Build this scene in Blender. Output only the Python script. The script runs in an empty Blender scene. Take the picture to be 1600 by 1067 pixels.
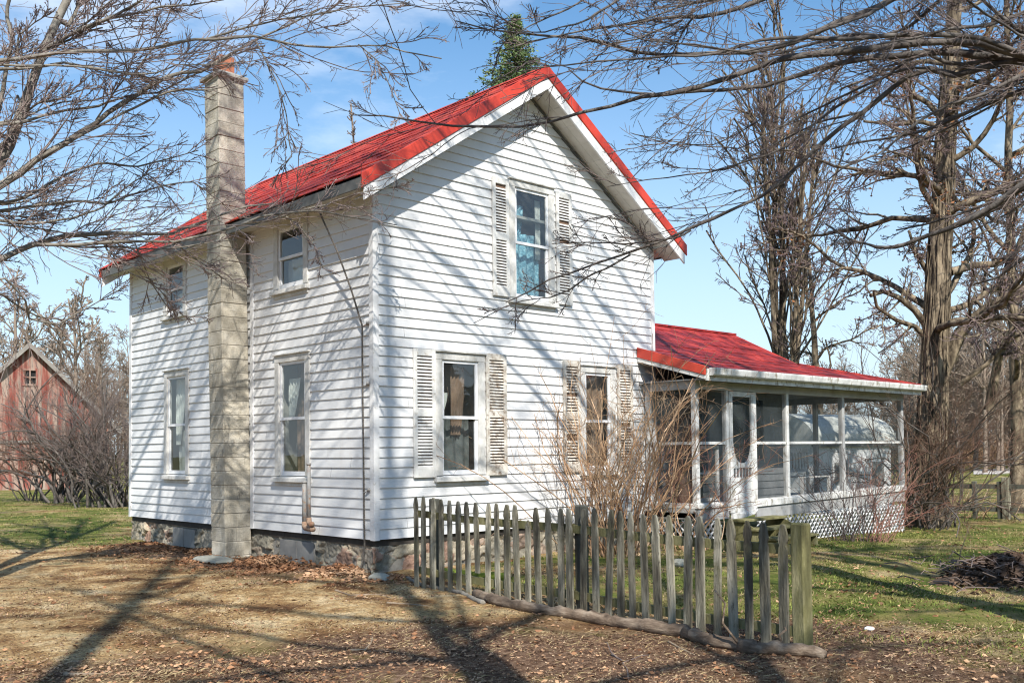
import bpy, math, random
import numpy as np
from mathutils import Vector, Matrix
random.seed(7); RNG = np.random.default_rng(11)
sc = bpy.context.scene
COL = sc.collection
# ------------------------------------------------------------------ camera
CP = np.array([-7.32623, -10.30002, 1.10024]); YAW, PIT, ROL = -.756937, .0387336, -.0111985
FPX, SY = 1544.77, 111.2
def ray(px, py):
    x = (px-800)/FPX; y = -(py-533.5-SY)/FPX
    c, s = math.cos(ROL), math.sin(ROL); x, y = c*x-s*y, s*x+c*y
    d = np.array([x, 1.0, y])
    c, s = math.cos(PIT), math.sin(PIT); d = np.array([d[0], c*d[1]-s*d[2], s*d[1]+c*d[2]])
    c, s = math.cos(YAW), math.sin(YAW); return np.array([c*d[0]-s*d[1], s*d[0]+c*d[1], d[2]])
def at(px, py, depth): return CP + ray(px, py)*depth
def on(px, py, ax, v):
    d = ray(px, py); return CP + d*((v-CP[ax])/d[ax])
cam = bpy.data.cameras.new('camera'); co = bpy.data.objects.new('camera', cam); COL.objects.link(co); sc.camera = co
P0 = 800, 533.5+SY
fw = ray(*P0); rt = (ray(P0[0]+FPX, P0[1])-fw); up = (ray(P0[0], P0[1]-FPX)-fw)
M = Matrix(((rt[0], up[0], -fw[0], CP[0]), (rt[1], up[1], -fw[1], CP[1]), (rt[2], up[2], -fw[2], CP[2]), (0, 0, 0, 1)))
co.matrix_world = M
cam.sensor_width = 36; cam.lens = FPX/1600*36; cam.shift_y = SY/1600; cam.clip_end = 2000; cam.clip_start = .05
# ------------------------------------------------------------------ light
SD = np.array([.59, 1, -1.05]); SD = SD/np.linalg.norm(SD)
su = bpy.data.lights.new('sun', 'SUN'); so = bpy.data.objects.new('sun', su); COL.objects.link(so)
su.energy = 5.0; su.angle = math.radians(.53); su.color = (1, .95, .87)
so.rotation_euler = Vector(SD).to_track_quat('-Z', 'Y').to_euler(); so.location = (-10, -20, 25)
W = bpy.data.worlds.new('World'); sc.world = W; W.use_nodes = True
nt = W.node_tree; N = nt.nodes; L = nt.links; N.clear()
sky = N.new('ShaderNodeTexSky'); sky.sky_type = 'NISHITA'; sky.sun_disc = False
sky.sun_elevation = math.asin(-SD[2]); sky.sun_rotation = math.atan2(-SD[0], -SD[1]) % (2*math.pi)
sky.air_density = 1.0; sky.dust_density = .5; sky.ozone_density = 1.8
tc = N.new('ShaderNodeTexCoord'); mp = N.new('ShaderNodeMapping'); mp.inputs['Scale'].default_value = (1.2, 1.2, 3.6)
no = N.new('ShaderNodeTexNoise'); no.inputs['Scale'].default_value = 2.1; no.inputs['Detail'].default_value = 7; no.inputs['Roughness'].default_value = .58
cr = N.new('ShaderNodeValToRGB'); cr.color_ramp.elements[0].position = .55; cr.color_ramp.elements[1].position = .8; mp.inputs['Location'].default_value = (.35, .2, .1)
mx = N.new('ShaderNodeMix'); mx.data_type = 'RGBA'; bg = N.new('ShaderNodeBackground'); ou = N.new('ShaderNodeOutputWorld')
cl = N.new('ShaderNodeMath'); cl.operation = 'MULTIPLY'; cl.inputs[1].default_value = .75
L.new(tc.outputs['Generated'], mp.inputs['Vector']); L.new(mp.outputs[0], no.inputs['Vector']); L.new(no.outputs[0], cr.inputs[0])
L.new(cr.outputs[0], cl.inputs[0]); L.new(cl.outputs[0], mx.inputs[0]); hs = N.new('ShaderNodeHueSaturation'); hs.inputs['Saturation'].default_value = 1.12; gn = N.new('ShaderNodeMix'); gn.data_type = 'RGBA'; gn.blend_type = 'MULTIPLY'; gn.inputs[0].default_value = 1; gn.inputs[7].default_value = (.96, 1.14, 1.15, 1); L.new(sky.outputs[0], hs.inputs['Color']); L.new(hs.outputs[0], gn.inputs[6]); L.new(gn.outputs[2], mx.inputs[6]); mx.inputs[7].default_value = (8.0, 8.4, 9.0, 1)
sx = N.new('ShaderNodeSeparateXYZ'); L.new(tc.outputs['Generated'], sx.inputs[0]); hr = N.new('ShaderNodeValToRGB'); hr.color_ramp.interpolation = 'EASE'; hr.color_ramp.elements[0].color = (.8, .8, .8, 1); hr.color_ramp.elements[1].position = .44; hr.color_ramp.elements[1].color = (0, 0, 0, 1); L.new(sx.outputs[2], hr.inputs[0])
hm = N.new('ShaderNodeMix'); hm.data_type = 'RGBA'; hm.inputs[7].default_value = (4.5, 5.3, 6.3, 1); L.new(hr.outputs[0], hm.inputs[0]); L.new(mx.outputs[2], hm.inputs[6]); L.new(hm.outputs[2], bg.inputs[0]); bg.inputs[1].default_value = .116; L.new(bg.outputs[0], ou.inputs[0])
sc.view_settings.view_transform = 'Standard'; sc.view_settings.look = 'None'; sc.view_settings.exposure = 0.55; sc.view_settings.gamma = 1
sc.cycles.filter_width = 1.15; sc.cycles.max_bounces = 8; sc.cycles.transparent_max_bounces = 24
# ------------------------------------------------------------------ materials
MATS = {}
def nmat(name):
    m = bpy.data.materials.new(name); m.use_nodes = True; MATS[name] = m
    n = m.node_tree.nodes; b = n['Principled BSDF']; return m, n, m.node_tree.links, b
def tex(n, l, scale, detail=6, rough=.6, stretch=(1, 1, 1), coord='Object'):
    t = n.new('ShaderNodeTexCoord'); p = n.new('ShaderNodeMapping'); p.inputs['Scale'].default_value = stretch
    x = n.new('ShaderNodeTexNoise'); x.inputs['Scale'].default_value = scale; x.inputs['Detail'].default_value = detail; x.inputs['Roughness'].default_value = rough
    l.new(t.outputs[coord], p.inputs['Vector']); l.new(p.outputs[0], x.inputs['Vector']); return x.outputs[0]
def ramp(n, l, src, stops):
    r = n.new('ShaderNodeValToRGB'); e = r.color_ramp.elements
    while len(e) < len(stops): e.new(.5)
    for k, (p, c) in enumerate(stops): e[k].position = p; e[k].color = (*c, 1) if len(c) == 3 else c
    l.new(src, r.inputs[0]); return r.outputs[0]
def mixc(n, l, f, a, b, mode='MIX'):
    m = n.new('ShaderNodeMix'); m.data_type = 'RGBA'; m.blend_type = mode
    for s, i in ((f, 0), (a, 6), (b, 7)):
        if isinstance(s, (int, float)): m.inputs[i].default_value = s
        elif isinstance(s, tuple): m.inputs[i].default_value = (*s, 1)
        else: l.new(s, m.inputs[i])
    return m.outputs[2]
def pm(name, stops, scale=6, rough=.75, bump=0, bscale=None, stretch=(1, 1, 1), spec=.3, detail=6, patch=None, island=0):
    """noise ramp colour + bump; patch=(scale, lo, hi, colour, stretch) lays stains over it; island varies each loose piece"""
    m, n, l, b = nmat(name)
    c = ramp(n, l, tex(n, l, scale, detail, stretch=stretch), stops)
    if patch:
        for pa in (patch if isinstance(patch, list) else [patch]):
            f = ramp(n, l, tex(n, l, pa[0], 5, .65, pa[4] if len(pa) > 4 else (1, 1, 1)), [(pa[1], (0, 0, 0)), (pa[2], (1, 1, 1))])
            c = mixc(n, l, f, c, pa[3])
    if island:
        g = n.new('ShaderNodeNewGeometry'); r = n.new('ShaderNodeMapRange'); r.inputs[3].default_value = 1-island; r.inputs[4].default_value = 1+island
        oi = n.new('ShaderNodeObjectInfo'); ad = n.new('ShaderNodeMath'); ad.operation = 'ADD'; fr_ = n.new('ShaderNodeMath'); fr_.operation = 'FRACT'; l.new(g.outputs['Random Per Island'], ad.inputs[0]); l.new(oi.outputs['Random'], ad.inputs[1]); l.new(ad.outputs[0], fr_.inputs[0]); l.new(fr_.outputs[0], r.inputs[0])
        h = n.new('ShaderNodeHueSaturation'); l.new(r.outputs[0], h.inputs['Value']); l.new(c, h.inputs['Color']); c = h.outputs[0]
    l.new(c, b.inputs['Base Color']); b.inputs['Roughness'].default_value = rough; b.inputs['Specular IOR Level'].default_value = spec
    if bump:
        k = n.new('ShaderNodeBump'); k.inputs['Strength'].default_value = bump; k.inputs['Distance'].default_value = .02
        l.new(tex(n, l, bscale or scale*4, 6, .65, stretch), k.inputs['Height']); l.new(k.outputs[0], b.inputs['Normal'])
    return m
w_ = (.80, .80, .80)
pm('siding', [(.36, (.67, .67, .665)), (.55, (.735, .735, .73))], 1.3, .5, .08, 30, patch=[(2.2, .6, .8, (.63, .62, .60), (1, 1, .22)), (3.1, .68, .82, (.60, .595, .575), (1, 1, .3))])
pm('trim', [(.35, (.64, .64, .63)), (.6, (.75, .75, .75))], 5, .55, .1, 40, patch=(14, .6, .75, (.45, .43, .38)))
pm('casing', [(.35, (.50, .49, .46)), (.6, (.66, .65, .62))], 6, .65, .15, 40, patch=(5, .55, .75, (.36, .35, .31), (1, 1, .4)))
pm('sash', [(.3, (.72, .73, .74)), (.6, (.82, .82, .83))], 8, .5, .05)
pm('shutter', [(.38, (.58, .57, .54)), (.6, (.69, .685, .66))], 4, .65, .15, 40, patch=(12, .58, .74, (.38, .33, .27)))
pm('shutter_worn', [(.36, (.46, .41, .345)), (.58, (.66, .63, .57))], 9, .75, .2, 40, patch=(14, .5, .66, (.26, .2, .15)))
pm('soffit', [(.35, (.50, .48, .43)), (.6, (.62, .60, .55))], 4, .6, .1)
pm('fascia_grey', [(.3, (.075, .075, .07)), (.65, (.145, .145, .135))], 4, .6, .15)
pm('red_roof', [(.36, (.34, .030, .018)), (.5, (.48, .05, .028)), (.64, (.59, .085, .05))], 3.2, .6, 1, 8, spec=.2, patch=[(1.3, .55, .75, (.52, .11, .07)), (7, .565, .60, (.16, .014, .016), (1, .6, 1)), (26, .61, .67, (.10, .015, .015))])
pm('red_roof_shaded_worn', [(.38, (.12, .012, .012)), (.5, (.26, .022, .02)), (.63, (.40, .045, .034))], 2.6, .5, 1, 9, spec=.35, patch=[(5, .56, .62, (.10, .012, .016), (1, .5, 1)), (26, .6, .66, (.07, .015, .015))])  # porch roof red: tree shade and dirt both put into the darker colour
pm('red_trim', [(.38, (.42, .034, .016)), (.6, (.56, .052, .024))], 3, .4, .12, 8, spec=.5)
pm('chimney_block', [(.36, (.37, .335, .265)), (.5, (.51, .465, .375)), (.64, (.62, .575, .48))], 5, .95, .8, 50, patch=[(2.2, .54, .66, (.27, .255, .215), (1, 1, .3)), (7, .6, .7, (.20, .185, .155), (1, 1, .5)), (38, .6, .7, (.24, .22, .185))], island=.14)
pm('mortar', [(.3, (.27, .25, .21)), (.7, (.38, .35, .30))], 20, .95, .4)
pm('concrete', [(.3, (.26, .25, .22)), (.7, (.40, .38, .34))], 7, .9, .5, 40, patch=(11, .55, .7, (.13, .13, .1)))
pm('flue', [(.3, (.30, .10, .055)), (.7, (.45, .18, .10))], 8, .8, .2)
m, n, l, b = nmat('fieldstone'); q = n.new('ShaderNodeAttribute'); q.attribute_name = 'tone'
c = ramp(n, l, q.outputs['Fac'], [(0, (.20, .19, .155)), (.3, (.36, .32, .24)), (.5, (.27, .25, .21)), (.62, (.46, .40, .30)), (.8, (.33, .21, .155)), (1, (.30, .30, .25))])
c = mixc(n, l, .85, c, ramp(n, l, tex(n, l, 11, 9, .75), [(.28, (.35, .33, .3)), (.5, (.95, .95, .95)), (.72, (1.5, 1.45, 1.35))]), 'MULTIPLY'); l.new(c, b.inputs['Base Color']); b.inputs['Roughness'].default_value = .95
k = n.new('ShaderNodeBump'); k.inputs['Strength'].default_value = .9; k.inputs['Distance'].default_value = .02; l.new(tex(n, l, 26, 8, .7), k.inputs['Height']); l.new(k.outputs[0], b.inputs['Normal'])
pm('dark_board', [(.3, (.035, .03, .025)), (.7, (.07, .06, .05))], 8, .8)
pm('grey_panel', [(.3, (.20, .20, .19)), (.7, (.30, .29, .27))], 4, .6, .1)
pm('galvanised', [(.3, (.24, .24, .235)), (.7, (.40, .39, .37))], 9, .45, .1, patch=(10, .55, .7, (.33, .17, .08)))
pm('rust', [(.36, (.24, .12, .075)), (.64, (.38, .28, .2))], 14, .75, .3)
pm('rope', [(.3, (.06, .055, .05)), (.7, (.17, .15, .13))], 30, .9, .3)
pm('plaster', [(.3, (.30, .29, .26)), (.7, (.36, .35, .31))], 3, .9)
pm('floorboards', [(.3, (.16, .11, .07)), (.7, (.24, .17, .1))], 3, .7, .2, stretch=(1, 8, 1))
pm('curtain', [(.3, (.56, .57, .52)), (.7, (.70, .71, .66))], 6, .9, .1)
pm('curtain_dark', [(.3, (.20, .13, .09)), (.7, (.33, .22, .15))], 6, .9, .1)
pm('curtain_grey', [(.36, (.08, .09, .085)), (.64, (.20, .215, .205))], 5, .9, .1)
pm('curtain_blue', [(.38, (.10, .25, .33)), (.5, (.2, .45, .55)), (.62, (.40, .62, .68))], 26, .9, .1)
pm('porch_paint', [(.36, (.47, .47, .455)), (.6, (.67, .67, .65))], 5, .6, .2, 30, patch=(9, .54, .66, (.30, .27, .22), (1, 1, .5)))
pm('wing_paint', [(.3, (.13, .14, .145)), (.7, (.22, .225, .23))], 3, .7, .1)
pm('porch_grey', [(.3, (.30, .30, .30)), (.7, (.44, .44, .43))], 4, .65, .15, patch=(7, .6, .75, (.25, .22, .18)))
pm('lattice', [(.3, (.62, .64, .66)), (.7, (.74, .75, .77))], 6, .6)
pm('mossy_wood', [(.25, (.08, .07, .04)), (.5, (.16, .15, .065)), (.75, (.27, .25, .14))], 7, .9, .5, 40, stretch=(1, 1, .4))
pm('fence_wood', [(.36, (.065, .057, .042)), (.48, (.18, .166, .122)), (.63, (.37, .345, .27))], 11, .9, .8, 60, stretch=(1, 1, .16), detail=9, patch=[(5, .54, .72, (.15, .14, .08)), (26, .62, .74, (.06, .055, .04), (1, 1, .4))], island=.34)
pm('fence_post', [(.36, (.075, .07, .03)), (.5, (.17, .16, .07)), (.64, (.32, .29, .16))], 6, .9, .5, 50, stretch=(1, 1, .25))
pm('fence_post_dark', [(.25, (.05, .05, .042)), (.7, (.15, .145, .115))], 8, .9, .5, 50, stretch=(1, 1, .25))
pm('bark_grey', [(.25, (.10, .085, .07)), (.5, (.21, .19, .16)), (.75, (.34, .32, .28))], 7, .9, .8, 22, stretch=(1, 1, .5))
pm('bark_dark', [(.25, (.055, .045, .04)), (.5, (.11, .095, .085)), (.75, (.21, .195, .175))], 8, .9, .8, 22, stretch=(1, 1, .5))
pm('bark_oak', [(.36, (.035, .026, .018)), (.48, (.125, .097, .066)), (.64, (.30, .24, .165))], 8, .95, 1, 20, stretch=(1, 1, .3), detail=9)
pm('twig', [(.3, (.10, .075, .07)), (.7, (.20, .16, .14))], 6, .8)
pm('twig_bush', [(.36, (.085, .05, .035)), (.64, (.19, .115, .08))], 2, .8)
pm('twig_pale', [(.36, (.17, .125, .085)), (.64, (.36, .28, .2))], 6, .8)
pm('twig_purple', [(.3, (.13, .09, .085)), (.7, (.24, .18, .17))], 6, .8)
pm('twig_mauve', [(.36, (.19, .145, .135)), (.64, (.36, .29, .265))], 3, .8)
pm('twig_far', [(.3, (.19, .145, .11)), (.7, (.30, .24, .19))], .5, .9)
pm('cane_tan', [(.36, (.24, .13, .07)), (.5, (.40, .25, .145)), (.64, (.56, .41, .27))], 2, .7, island=.25)
pm('cane_dark', [(.3, (.07, .05, .045)), (.7, (.16, .12, .11))], 3, .8, island=.2)
pm('cane_red', [(.3, (.17, .07, .055)), (.7, (.33, .17, .12))], 3, .75, island=.25)
pm('leaf_litter', [(.36, (.16, .075, .038)), (.5, (.30, .155, .08)), (.62, (.44, .28, .17))], .9, .8, island=.38)
pm('heap_soil', [(.3, (.04, .028, .02)), (.7, (.10, .07, .05))], 8, .95, .8)
pm('leaf_heap', [(.3, (.06, .04, .03)), (.7, (.16, .10, .065))], 2, .8, island=.4)
pm('chips', [(.36, (.07, .04, .025)), (.5, (.22, .13, .075)), (.64, (.48, .37, .25))], 40, .85, island=.5)
pm('leaf_rust', [(.36, (.13, .05, .02)), (.64, (.28, .125, .05))], 2, .8, island=.3)
pm('grass_green', [(.36, (.07, .115, .02)), (.5, (.145, .175, .035)), (.64, (.26, .245, .075))], .5, .8, island=.35)
pm('grass_straw', [(.36, (.22, .15, .07)), (.64, (.42, .32, .17))], .6, .85, island=.3)
pm('needles', [(.36, (.045, .085, .028)), (.5, (.10, .155, .055)), (.64, (.19, .235, .09))], 1.2, .7, island=.45)
pm('log_bark', [(.28, (.06, .042, .03)), (.48, (.17, .125, .09)), (.7, (.36, .29, .22))], 11, .95, .9, 18, stretch=(1.5, .4, 1.5))
pm('moss', [(.3, (.05, .07, .012)), (.5, (.12, .16, .02)), (.75, (.2, .25, .04))], 9, .95, .9, 40)
pm('barn_red', [(.36, (.17, .04, .03)), (.47, (.25, .085, .065)), (.55, (.29, .165, .13)), (.64, (.33, .26, .215))], 1.7, .9, .4, 9, stretch=(2.4, 2.4, .3), patch=(1.3, .46, .6, (.33, .255, .205), (3, 3, .35)))
pm('barn_roof', [(.3, (.17, .15, .13)), (.7, (.3, .28, .25))], 3, .9, .3)
pm('barn_trim', [(.3, (.17, .15, .135)), (.7, (.29, .27, .24))], 3, .8)
pm('shed_white', [(.3, (.62, .63, .63)), (.7, (.76, .77, .76))], 2, .6, patch=(3, .6, .75, (.4, .38, .34)))
pm('shed_roof', [(.3, (.42, .44, .40)), (.7, (.60, .61, .56))], 2, .6)
pm('stone_flat', [(.3, (.27, .27, .22)), (.7, (.42, .41, .35))], 6, .9, .4)
pm('black_hole', [(.3, (.012, .012, .012)), (.7, (.02, .02, .02))], 3, .9)
pm('road_gravel', [(.3, (.42, .39, .36)), (.7, (.55, .52, .48))], 2, .95)
def glassmat(name, ior, tint, haze=0.):
    m = bpy.data.materials.new(name); m.use_nodes = True; MATS[name] = m; n = m.node_tree.nodes; l = m.node_tree.links; n.clear()
    o = n.new('ShaderNodeOutputMaterial'); t = n.new('ShaderNodeBsdfTransparent'); g = n.new('ShaderNodeBsdfGlossy'); x = n.new('ShaderNodeMixShader')
    t.inputs[0].default_value = (*tint, 1); g.inputs['Roughness'].default_value = .015; ge = n.new('ShaderNodeNewGeometry'); dt = n.new('ShaderNodeVectorMath'); dt.operation = 'DOT_PRODUCT'; l.new(ge.outputs['Normal'], dt.inputs[0]); l.new(ge.outputs['Incoming'], dt.inputs[1])
    def mth(op, a_, b_=None):
        q_ = n.new('ShaderNodeMath'); q_.operation = op
        for i_, v_ in ((0, a_), (1, b_)):
            if v_ is None: continue
            if isinstance(v_, (int, float)): q_.inputs[i_].default_value = v_
            else: l.new(v_, q_.inputs[i_])
        return q_.outputs[0]
    f0 = ((ior-1)/(ior+1))**2*2.6; fr = mth('ADD', f0, mth('MULTIPLY', 1-f0, mth('POWER', mth('SUBTRACT', 1.0, mth('ABSOLUTE', dt.outputs['Value'])), 5.0)))
    bp = n.new('ShaderNodeBump'); bp.inputs['Strength'].default_value = .05; bp.inputs['Distance'].default_value = .02
    l.new(tex(n, l, 2.2, 2), bp.inputs['Height']); l.new(bp.outputs[0], g.inputs['Normal'])
    l.new(fr, x.inputs[0]); l.new(t.outputs[0], x.inputs[1]); l.new(g.outputs[0], x.inputs[2]); s = x.outputs[0]
    if haze:
        d = n.new('ShaderNodeBsdfDiffuse'); d.inputs[0].default_value = (.5, .52, .52, 1); y = n.new('ShaderNodeMixShader'); 
        r = ramp(n, l, tex(n, l, 3.0, 5), [(.35, (haze*.5,)*3), (.7, (haze*1.4,)*3)])
        l.new(r, y.inputs[0]); l.new(s, y.inputs[1]); l.new(d.outputs[0], y.inputs[2]); s = y.outputs[0]
    l.new(s, o.inputs[0]); return m
glassmat('glass', 1.55, (.86, .9, .9), .05)
def screenmat():
    m = bpy.data.materials.new('screen'); m.use_nodes = True; MATS['screen'] = m; n = m.node_tree.nodes; l = m.node_tree.links; n.clear()
    o = n.new('ShaderNodeOutputMaterial'); t = n.new('ShaderNodeBsdfTransparent'); d = n.new('ShaderNodeBsdfDiffuse'); x = n.new('ShaderNodeMixShader')
    d.inputs[0].default_value = (.075, .088, .092, 1)
    r = ramp(n, l, tex(n, l, 2.4, 5), [(.38, (.22,)*3), (.62, (.48,)*3)])
    l.new(r, x.inputs[0]); l.new(t.outputs[0], x.inputs[1]); l.new(d.outputs[0], x.inputs[2]); l.new(x.outputs[0], o.inputs[0])
screenmat()
MATS['screen_thin'] = MATS['screen'].copy(); [n_ for n_ in MATS['screen_thin'].node_tree.nodes if n_.type == 'VALTORGB'][0].color_ramp.elements[1].color = (.34, .34, .34, 1); [n_ for n_ in MATS['screen_thin'].node_tree.nodes if n_.type == 'VALTORGB'][0].color_ramp.elements[0].color = (.12, .12, .12, 1)
# ------------------------------------------------------------------ mesh helpers
def link(name, me, mat, parent=None):
    o = bpy.data.objects.new(name, me); COL.objects.link(o)
    for k in (mat if isinstance(mat, (list, tuple)) else [mat]): me.materials.append(MATS[k])
    if parent: o.parent = parent
    return o
def origin(p):
    while p.parent: p = p.parent
    return p.location
class MB:
    def __init__(s): s.v = []; s.f = []
    def poly(s, pts): k = len(s.v); s.v += [tuple(map(float, p)) for p in pts]; s.f.append(tuple(range(k, k+len(pts)))); return s
    def hexa(s, p):
        k = len(s.v); s.v += [tuple(map(float, q)) for q in p]
        s.f += [tuple(k+i for i in q) for q in ((0, 3, 2, 1), (4, 5, 6, 7), (0, 1, 5, 4), (1, 2, 6, 5), (2, 3, 7, 6), (3, 0, 4, 7))]; return s
    def box(s, x0, x1, y0, y1, z0, z1):
        return s.hexa([(x0, y0, z0), (x1, y0, z0), (x1, y1, z0), (x0, y1, z0), (x0, y0, z1), (x1, y0, z1), (x1, y1, z1), (x0, y1, z1)])
    def bar(s, a, b, w, h, upv=(0, 0, 1)):
        a = np.array(a, float); b = np.array(b, float); d = b-a; d /= np.linalg.norm(d); sd = np.cross(d, upv)
        if np.linalg.norm(sd) < 1e-4: sd = np.cross(d, (1, 0, 0))
        sd /= np.linalg.norm(sd); u = np.cross(sd, d); sd *= w/2; u *= h/2
        return s.hexa([a-sd-u, a+sd-u, b+sd-u, b-sd-u, a-sd+u, a+sd+u, b+sd+u, b-sd+u])
    def prism(s, pts, e):   # extrude a polygon by vector e
        k = len(s.v); n = len(pts); e = np.array(e, float); s.v += [tuple(map(float, p)) for p in pts]+[tuple(np.array(p, float)+e) for p in pts]
        s.f += [tuple(range(k+n-1, k-1, -1)), tuple(range(k+n, k+2*n))]+[(k+i, k+(i+1) % n, k+n+(i+1) % n, k+n+i) for i in range(n)]; return s
    def tube(s, pts, rad, n=8, cap=True):
        pts = np.array(pts, float); rad = np.broadcast_to(rad, (len(pts),)); k = len(s.v); tg = np.gradient(pts, axis=0)
        ref = np.array((0, 0, 1.)) if abs(tg[0][2]) < .8*np.linalg.norm(tg[0]) else np.array((1., 0, 0))
        for i, p in enumerate(pts):
            t = tg[i]/np.linalg.norm(tg[i]); a = np.cross(t, ref); a /= np.linalg.norm(a); b = np.cross(t, a); ref = np.cross(a, t)
            for j in range(n):
                w = 2*math.pi*j/n; s.v.append(tuple(p+rad[i]*(math.cos(w)*a+math.sin(w)*b)))
        for i in range(len(pts)-1):
            for j in range(n): s.f.append((k+i*n+j, k+i*n+(j+1) % n, k+(i+1)*n+(j+1) % n, k+(i+1)*n+j))
        if cap: s.f += [tuple(k+j for j in range(n-1, -1, -1)), tuple(k+(len(pts)-1)*n+j for j in range(n))]
        return s
    def build(s, name, mat, parent=None, bevel=0, smooth=False):
        v = np.array(s.v)
        if parent is not None: v = v-np.array(origin(parent))
        me = bpy.data.meshes.new(name); me.from_pydata([tuple(q) for q in v], [], s.f); me.validate()
        import bmesh
        b = bmesh.new(); b.from_mesh(me); bmesh.ops.recalc_face_normals(b, faces=b.faces); b.to_mesh(me); b.free()
        if smooth: me.polygons.foreach_set('use_smooth', [True]*len(me.polygons))
        o = link(name, me, mat, parent)
        if bevel:
            m = o.modifiers.new('b', 'BEVEL'); m.width = bevel; m.segments = 1; m.limit_method = 'ANGLE'
        return o
def bulk(name, V, F, mat, parent=None, smooth=False, midx=None):   # numpy arrays V (n,3), F (m,k)
    V = np.asarray(V, np.float32)
    if parent is not None: V = V-np.array(origin(parent), np.float32)
    me = bpy.data.meshes.new(name); me.vertices.add(len(V)); me.vertices.foreach_set('co', V.ravel())
    F = np.asarray(F, np.int32); m, k = F.shape; me.loops.add(m*k); me.loops.foreach_set('vertex_index', F.ravel())
    me.polygons.add(m); me.polygons.foreach_set('loop_start', np.arange(0, m*k, k, dtype=np.int32)); me.polygons.foreach_set('loop_total', np.full(m, k, np.int32))
    if smooth: me.polygons.foreach_set('use_smooth', np.ones(m, bool))
    if midx is not None: me.polygons.foreach_set('material_index', midx)
    me.update(calc_edges=True); return link(name, me, mat, parent)
def tag(o, label=None, cat=None, group=None, kind=None):
    for k, v in (('label', label), ('category', cat), ('group', group), ('kind', kind)):
        if v: o[k] = v
    return o
def empty(name, loc, label, cat, group=None):
    o = bpy.data.objects.new(name, None); COL.objects.link(o); o.location = loc; o.empty_display_size = .3; return tag(o, label, cat, group)
def nz(x, y, s, seed=0):   # cheap smooth 2-d noise in -1..1
    r = np.random.default_rng(seed); o = 0
    for k in range(5):
        a, p, q = r.uniform(0, 6.28), r.uniform(0, 6.28), r.uniform(.6, 1.7); o = o+np.sin((x*math.cos(a)+y*math.sin(a))*s*q*1.6+p)
    return o/3.2
GZ = -.42
def gh(x, y):
    x = np.asarray(x, float); y = np.asarray(y, float)
    h = GZ-.03*np.clip(x-5.5, 0, 8)-.06*np.clip((y+6)*-1, 0, 1.5)*0
    near = np.clip(1.2-np.hypot(x+1, y+2)/30, 0, 1)
    h = h+near*(.022*nz(x, y, 1.1, 1)+.012*nz(x, y, 3.3, 2))+.05*nz(x, y, .25, 3)*np.clip(np.hypot(x-1, y)/25-.2, 0, 1)
    return h
# ------------------------------------------------------------------ branch growing (vectorised)
def norm(a): return a/np.maximum(np.linalg.norm(a, axis=-1, keepdims=True), 1e-9)
def tubes(P, R, S):
    """P (N,K,3) R (N,K) -> verts, quads; one connected tube per polyline"""
    Nn, K, _ = P.shape; T = norm(np.gradient(P, axis=1)); D = norm(P[:, -1]-P[:, 0])
    ref = np.where(np.abs(D[:, 2:3]) < .85, np.array([[0, 0, 1.]]), np.array([[1., 0, 0]]))[:, None, :]
    A = norm(np.cross(T, ref)); B = np.cross(T, A); w = np.arange(S)*2*math.pi/S
    V = P[:, :, None, :]+R[:, :, None, None]*(np.cos(w)[None, None, :, None]*A[:, :, None, :]+np.sin(w)[None, None, :, None]*B[:, :, None, :])
    idx = np.arange(Nn*K*S).reshape(Nn, K, S); a = idx[:, :-1]; b = idx[:, 1:]
    F = np.stack([a, np.roll(a, -1, 2), np.roll(b, -1, 2), b], -1).reshape(-1, 4)
    return V.reshape(-1, 3), F
def spawn(P, R, per, K, t0, t1, ang, lr, r_ratio, wob, upb=0., taper=.15, amin=None, lmin=.0, sag=0., lvar=.35, planar=0.):
    Nn, Kp, _ = P.shape
    t = RNG.uniform(t0, t1, (Nn, per)); t = np.sort(t, 1); f = t*(Kp-1); i = np.minimum(f.astype(int), Kp-2); u = (f-i)[..., None]
    n = np.arange(Nn)[:, None]; A = P[n, i]; Bq = P[n, i+1]; S = A+(Bq-A)*u; T = norm(Bq-A)
    L0 = np.linalg.norm(np.diff(P, axis=1), axis=2).sum(1)[:, None]; rp = R[n, i]*(1-u[..., 0])+R[n, i+1]*u[..., 0]
    q = RNG.normal(size=T.shape); q[..., 2] *= (1-planar); q = norm(q-(q*T).sum(-1, keepdims=True)*T)
    a = np.radians(RNG.normal(ang, 9, t.shape))[..., None]; D = norm(T*np.cos(a)+q*np.sin(a)); D[..., 2] += upb; D = norm(D)
    Ln = np.maximum(L0*lr*(1-.6*t)*RNG.uniform(1-lvar, 1+lvar, t.shape), lmin)
    S = S.reshape(-1, 3); D = D.reshape(-1, 3); Ln = Ln.reshape(-1); rp = rp.reshape(-1)
    out = [S]; cur = S; d = D; st = (Ln/(K-1))[:, None]
    for k in range(K-1):
        d = norm(d+RNG.normal(size=d.shape)*wob); d[:, 2] += (upb*.25-sag)/K; d = norm(d); cur = cur+d*st; out.append(cur)
    PP = np.stack(out, 1); r0 = rp*r_ratio
    RR = r0[:, None]*np.linspace(1, taper, K)[None]
    if amin: RR = np.maximum(RR, amin)
    return PP, RR
def resample(pts, rad, K):
    pts = np.array(pts, float); s = np.r_[0, np.cumsum(np.linalg.norm(np.diff(pts, axis=0), axis=1))]; t = np.linspace(0, s[-1], K)
    # smooth a little with cubic-ish averaging
    q = np.stack([np.interp(t, s, pts[:, k]) for k in range(3)], 1); r = np.interp(t, s, rad); return q, r
def joinVF(parts):
    V = []; F = []; o = 0
    for v, f in parts: V.append(v); F.append(f+o); o += len(v)
    return np.concatenate(V), np.concatenate(F)
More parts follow.
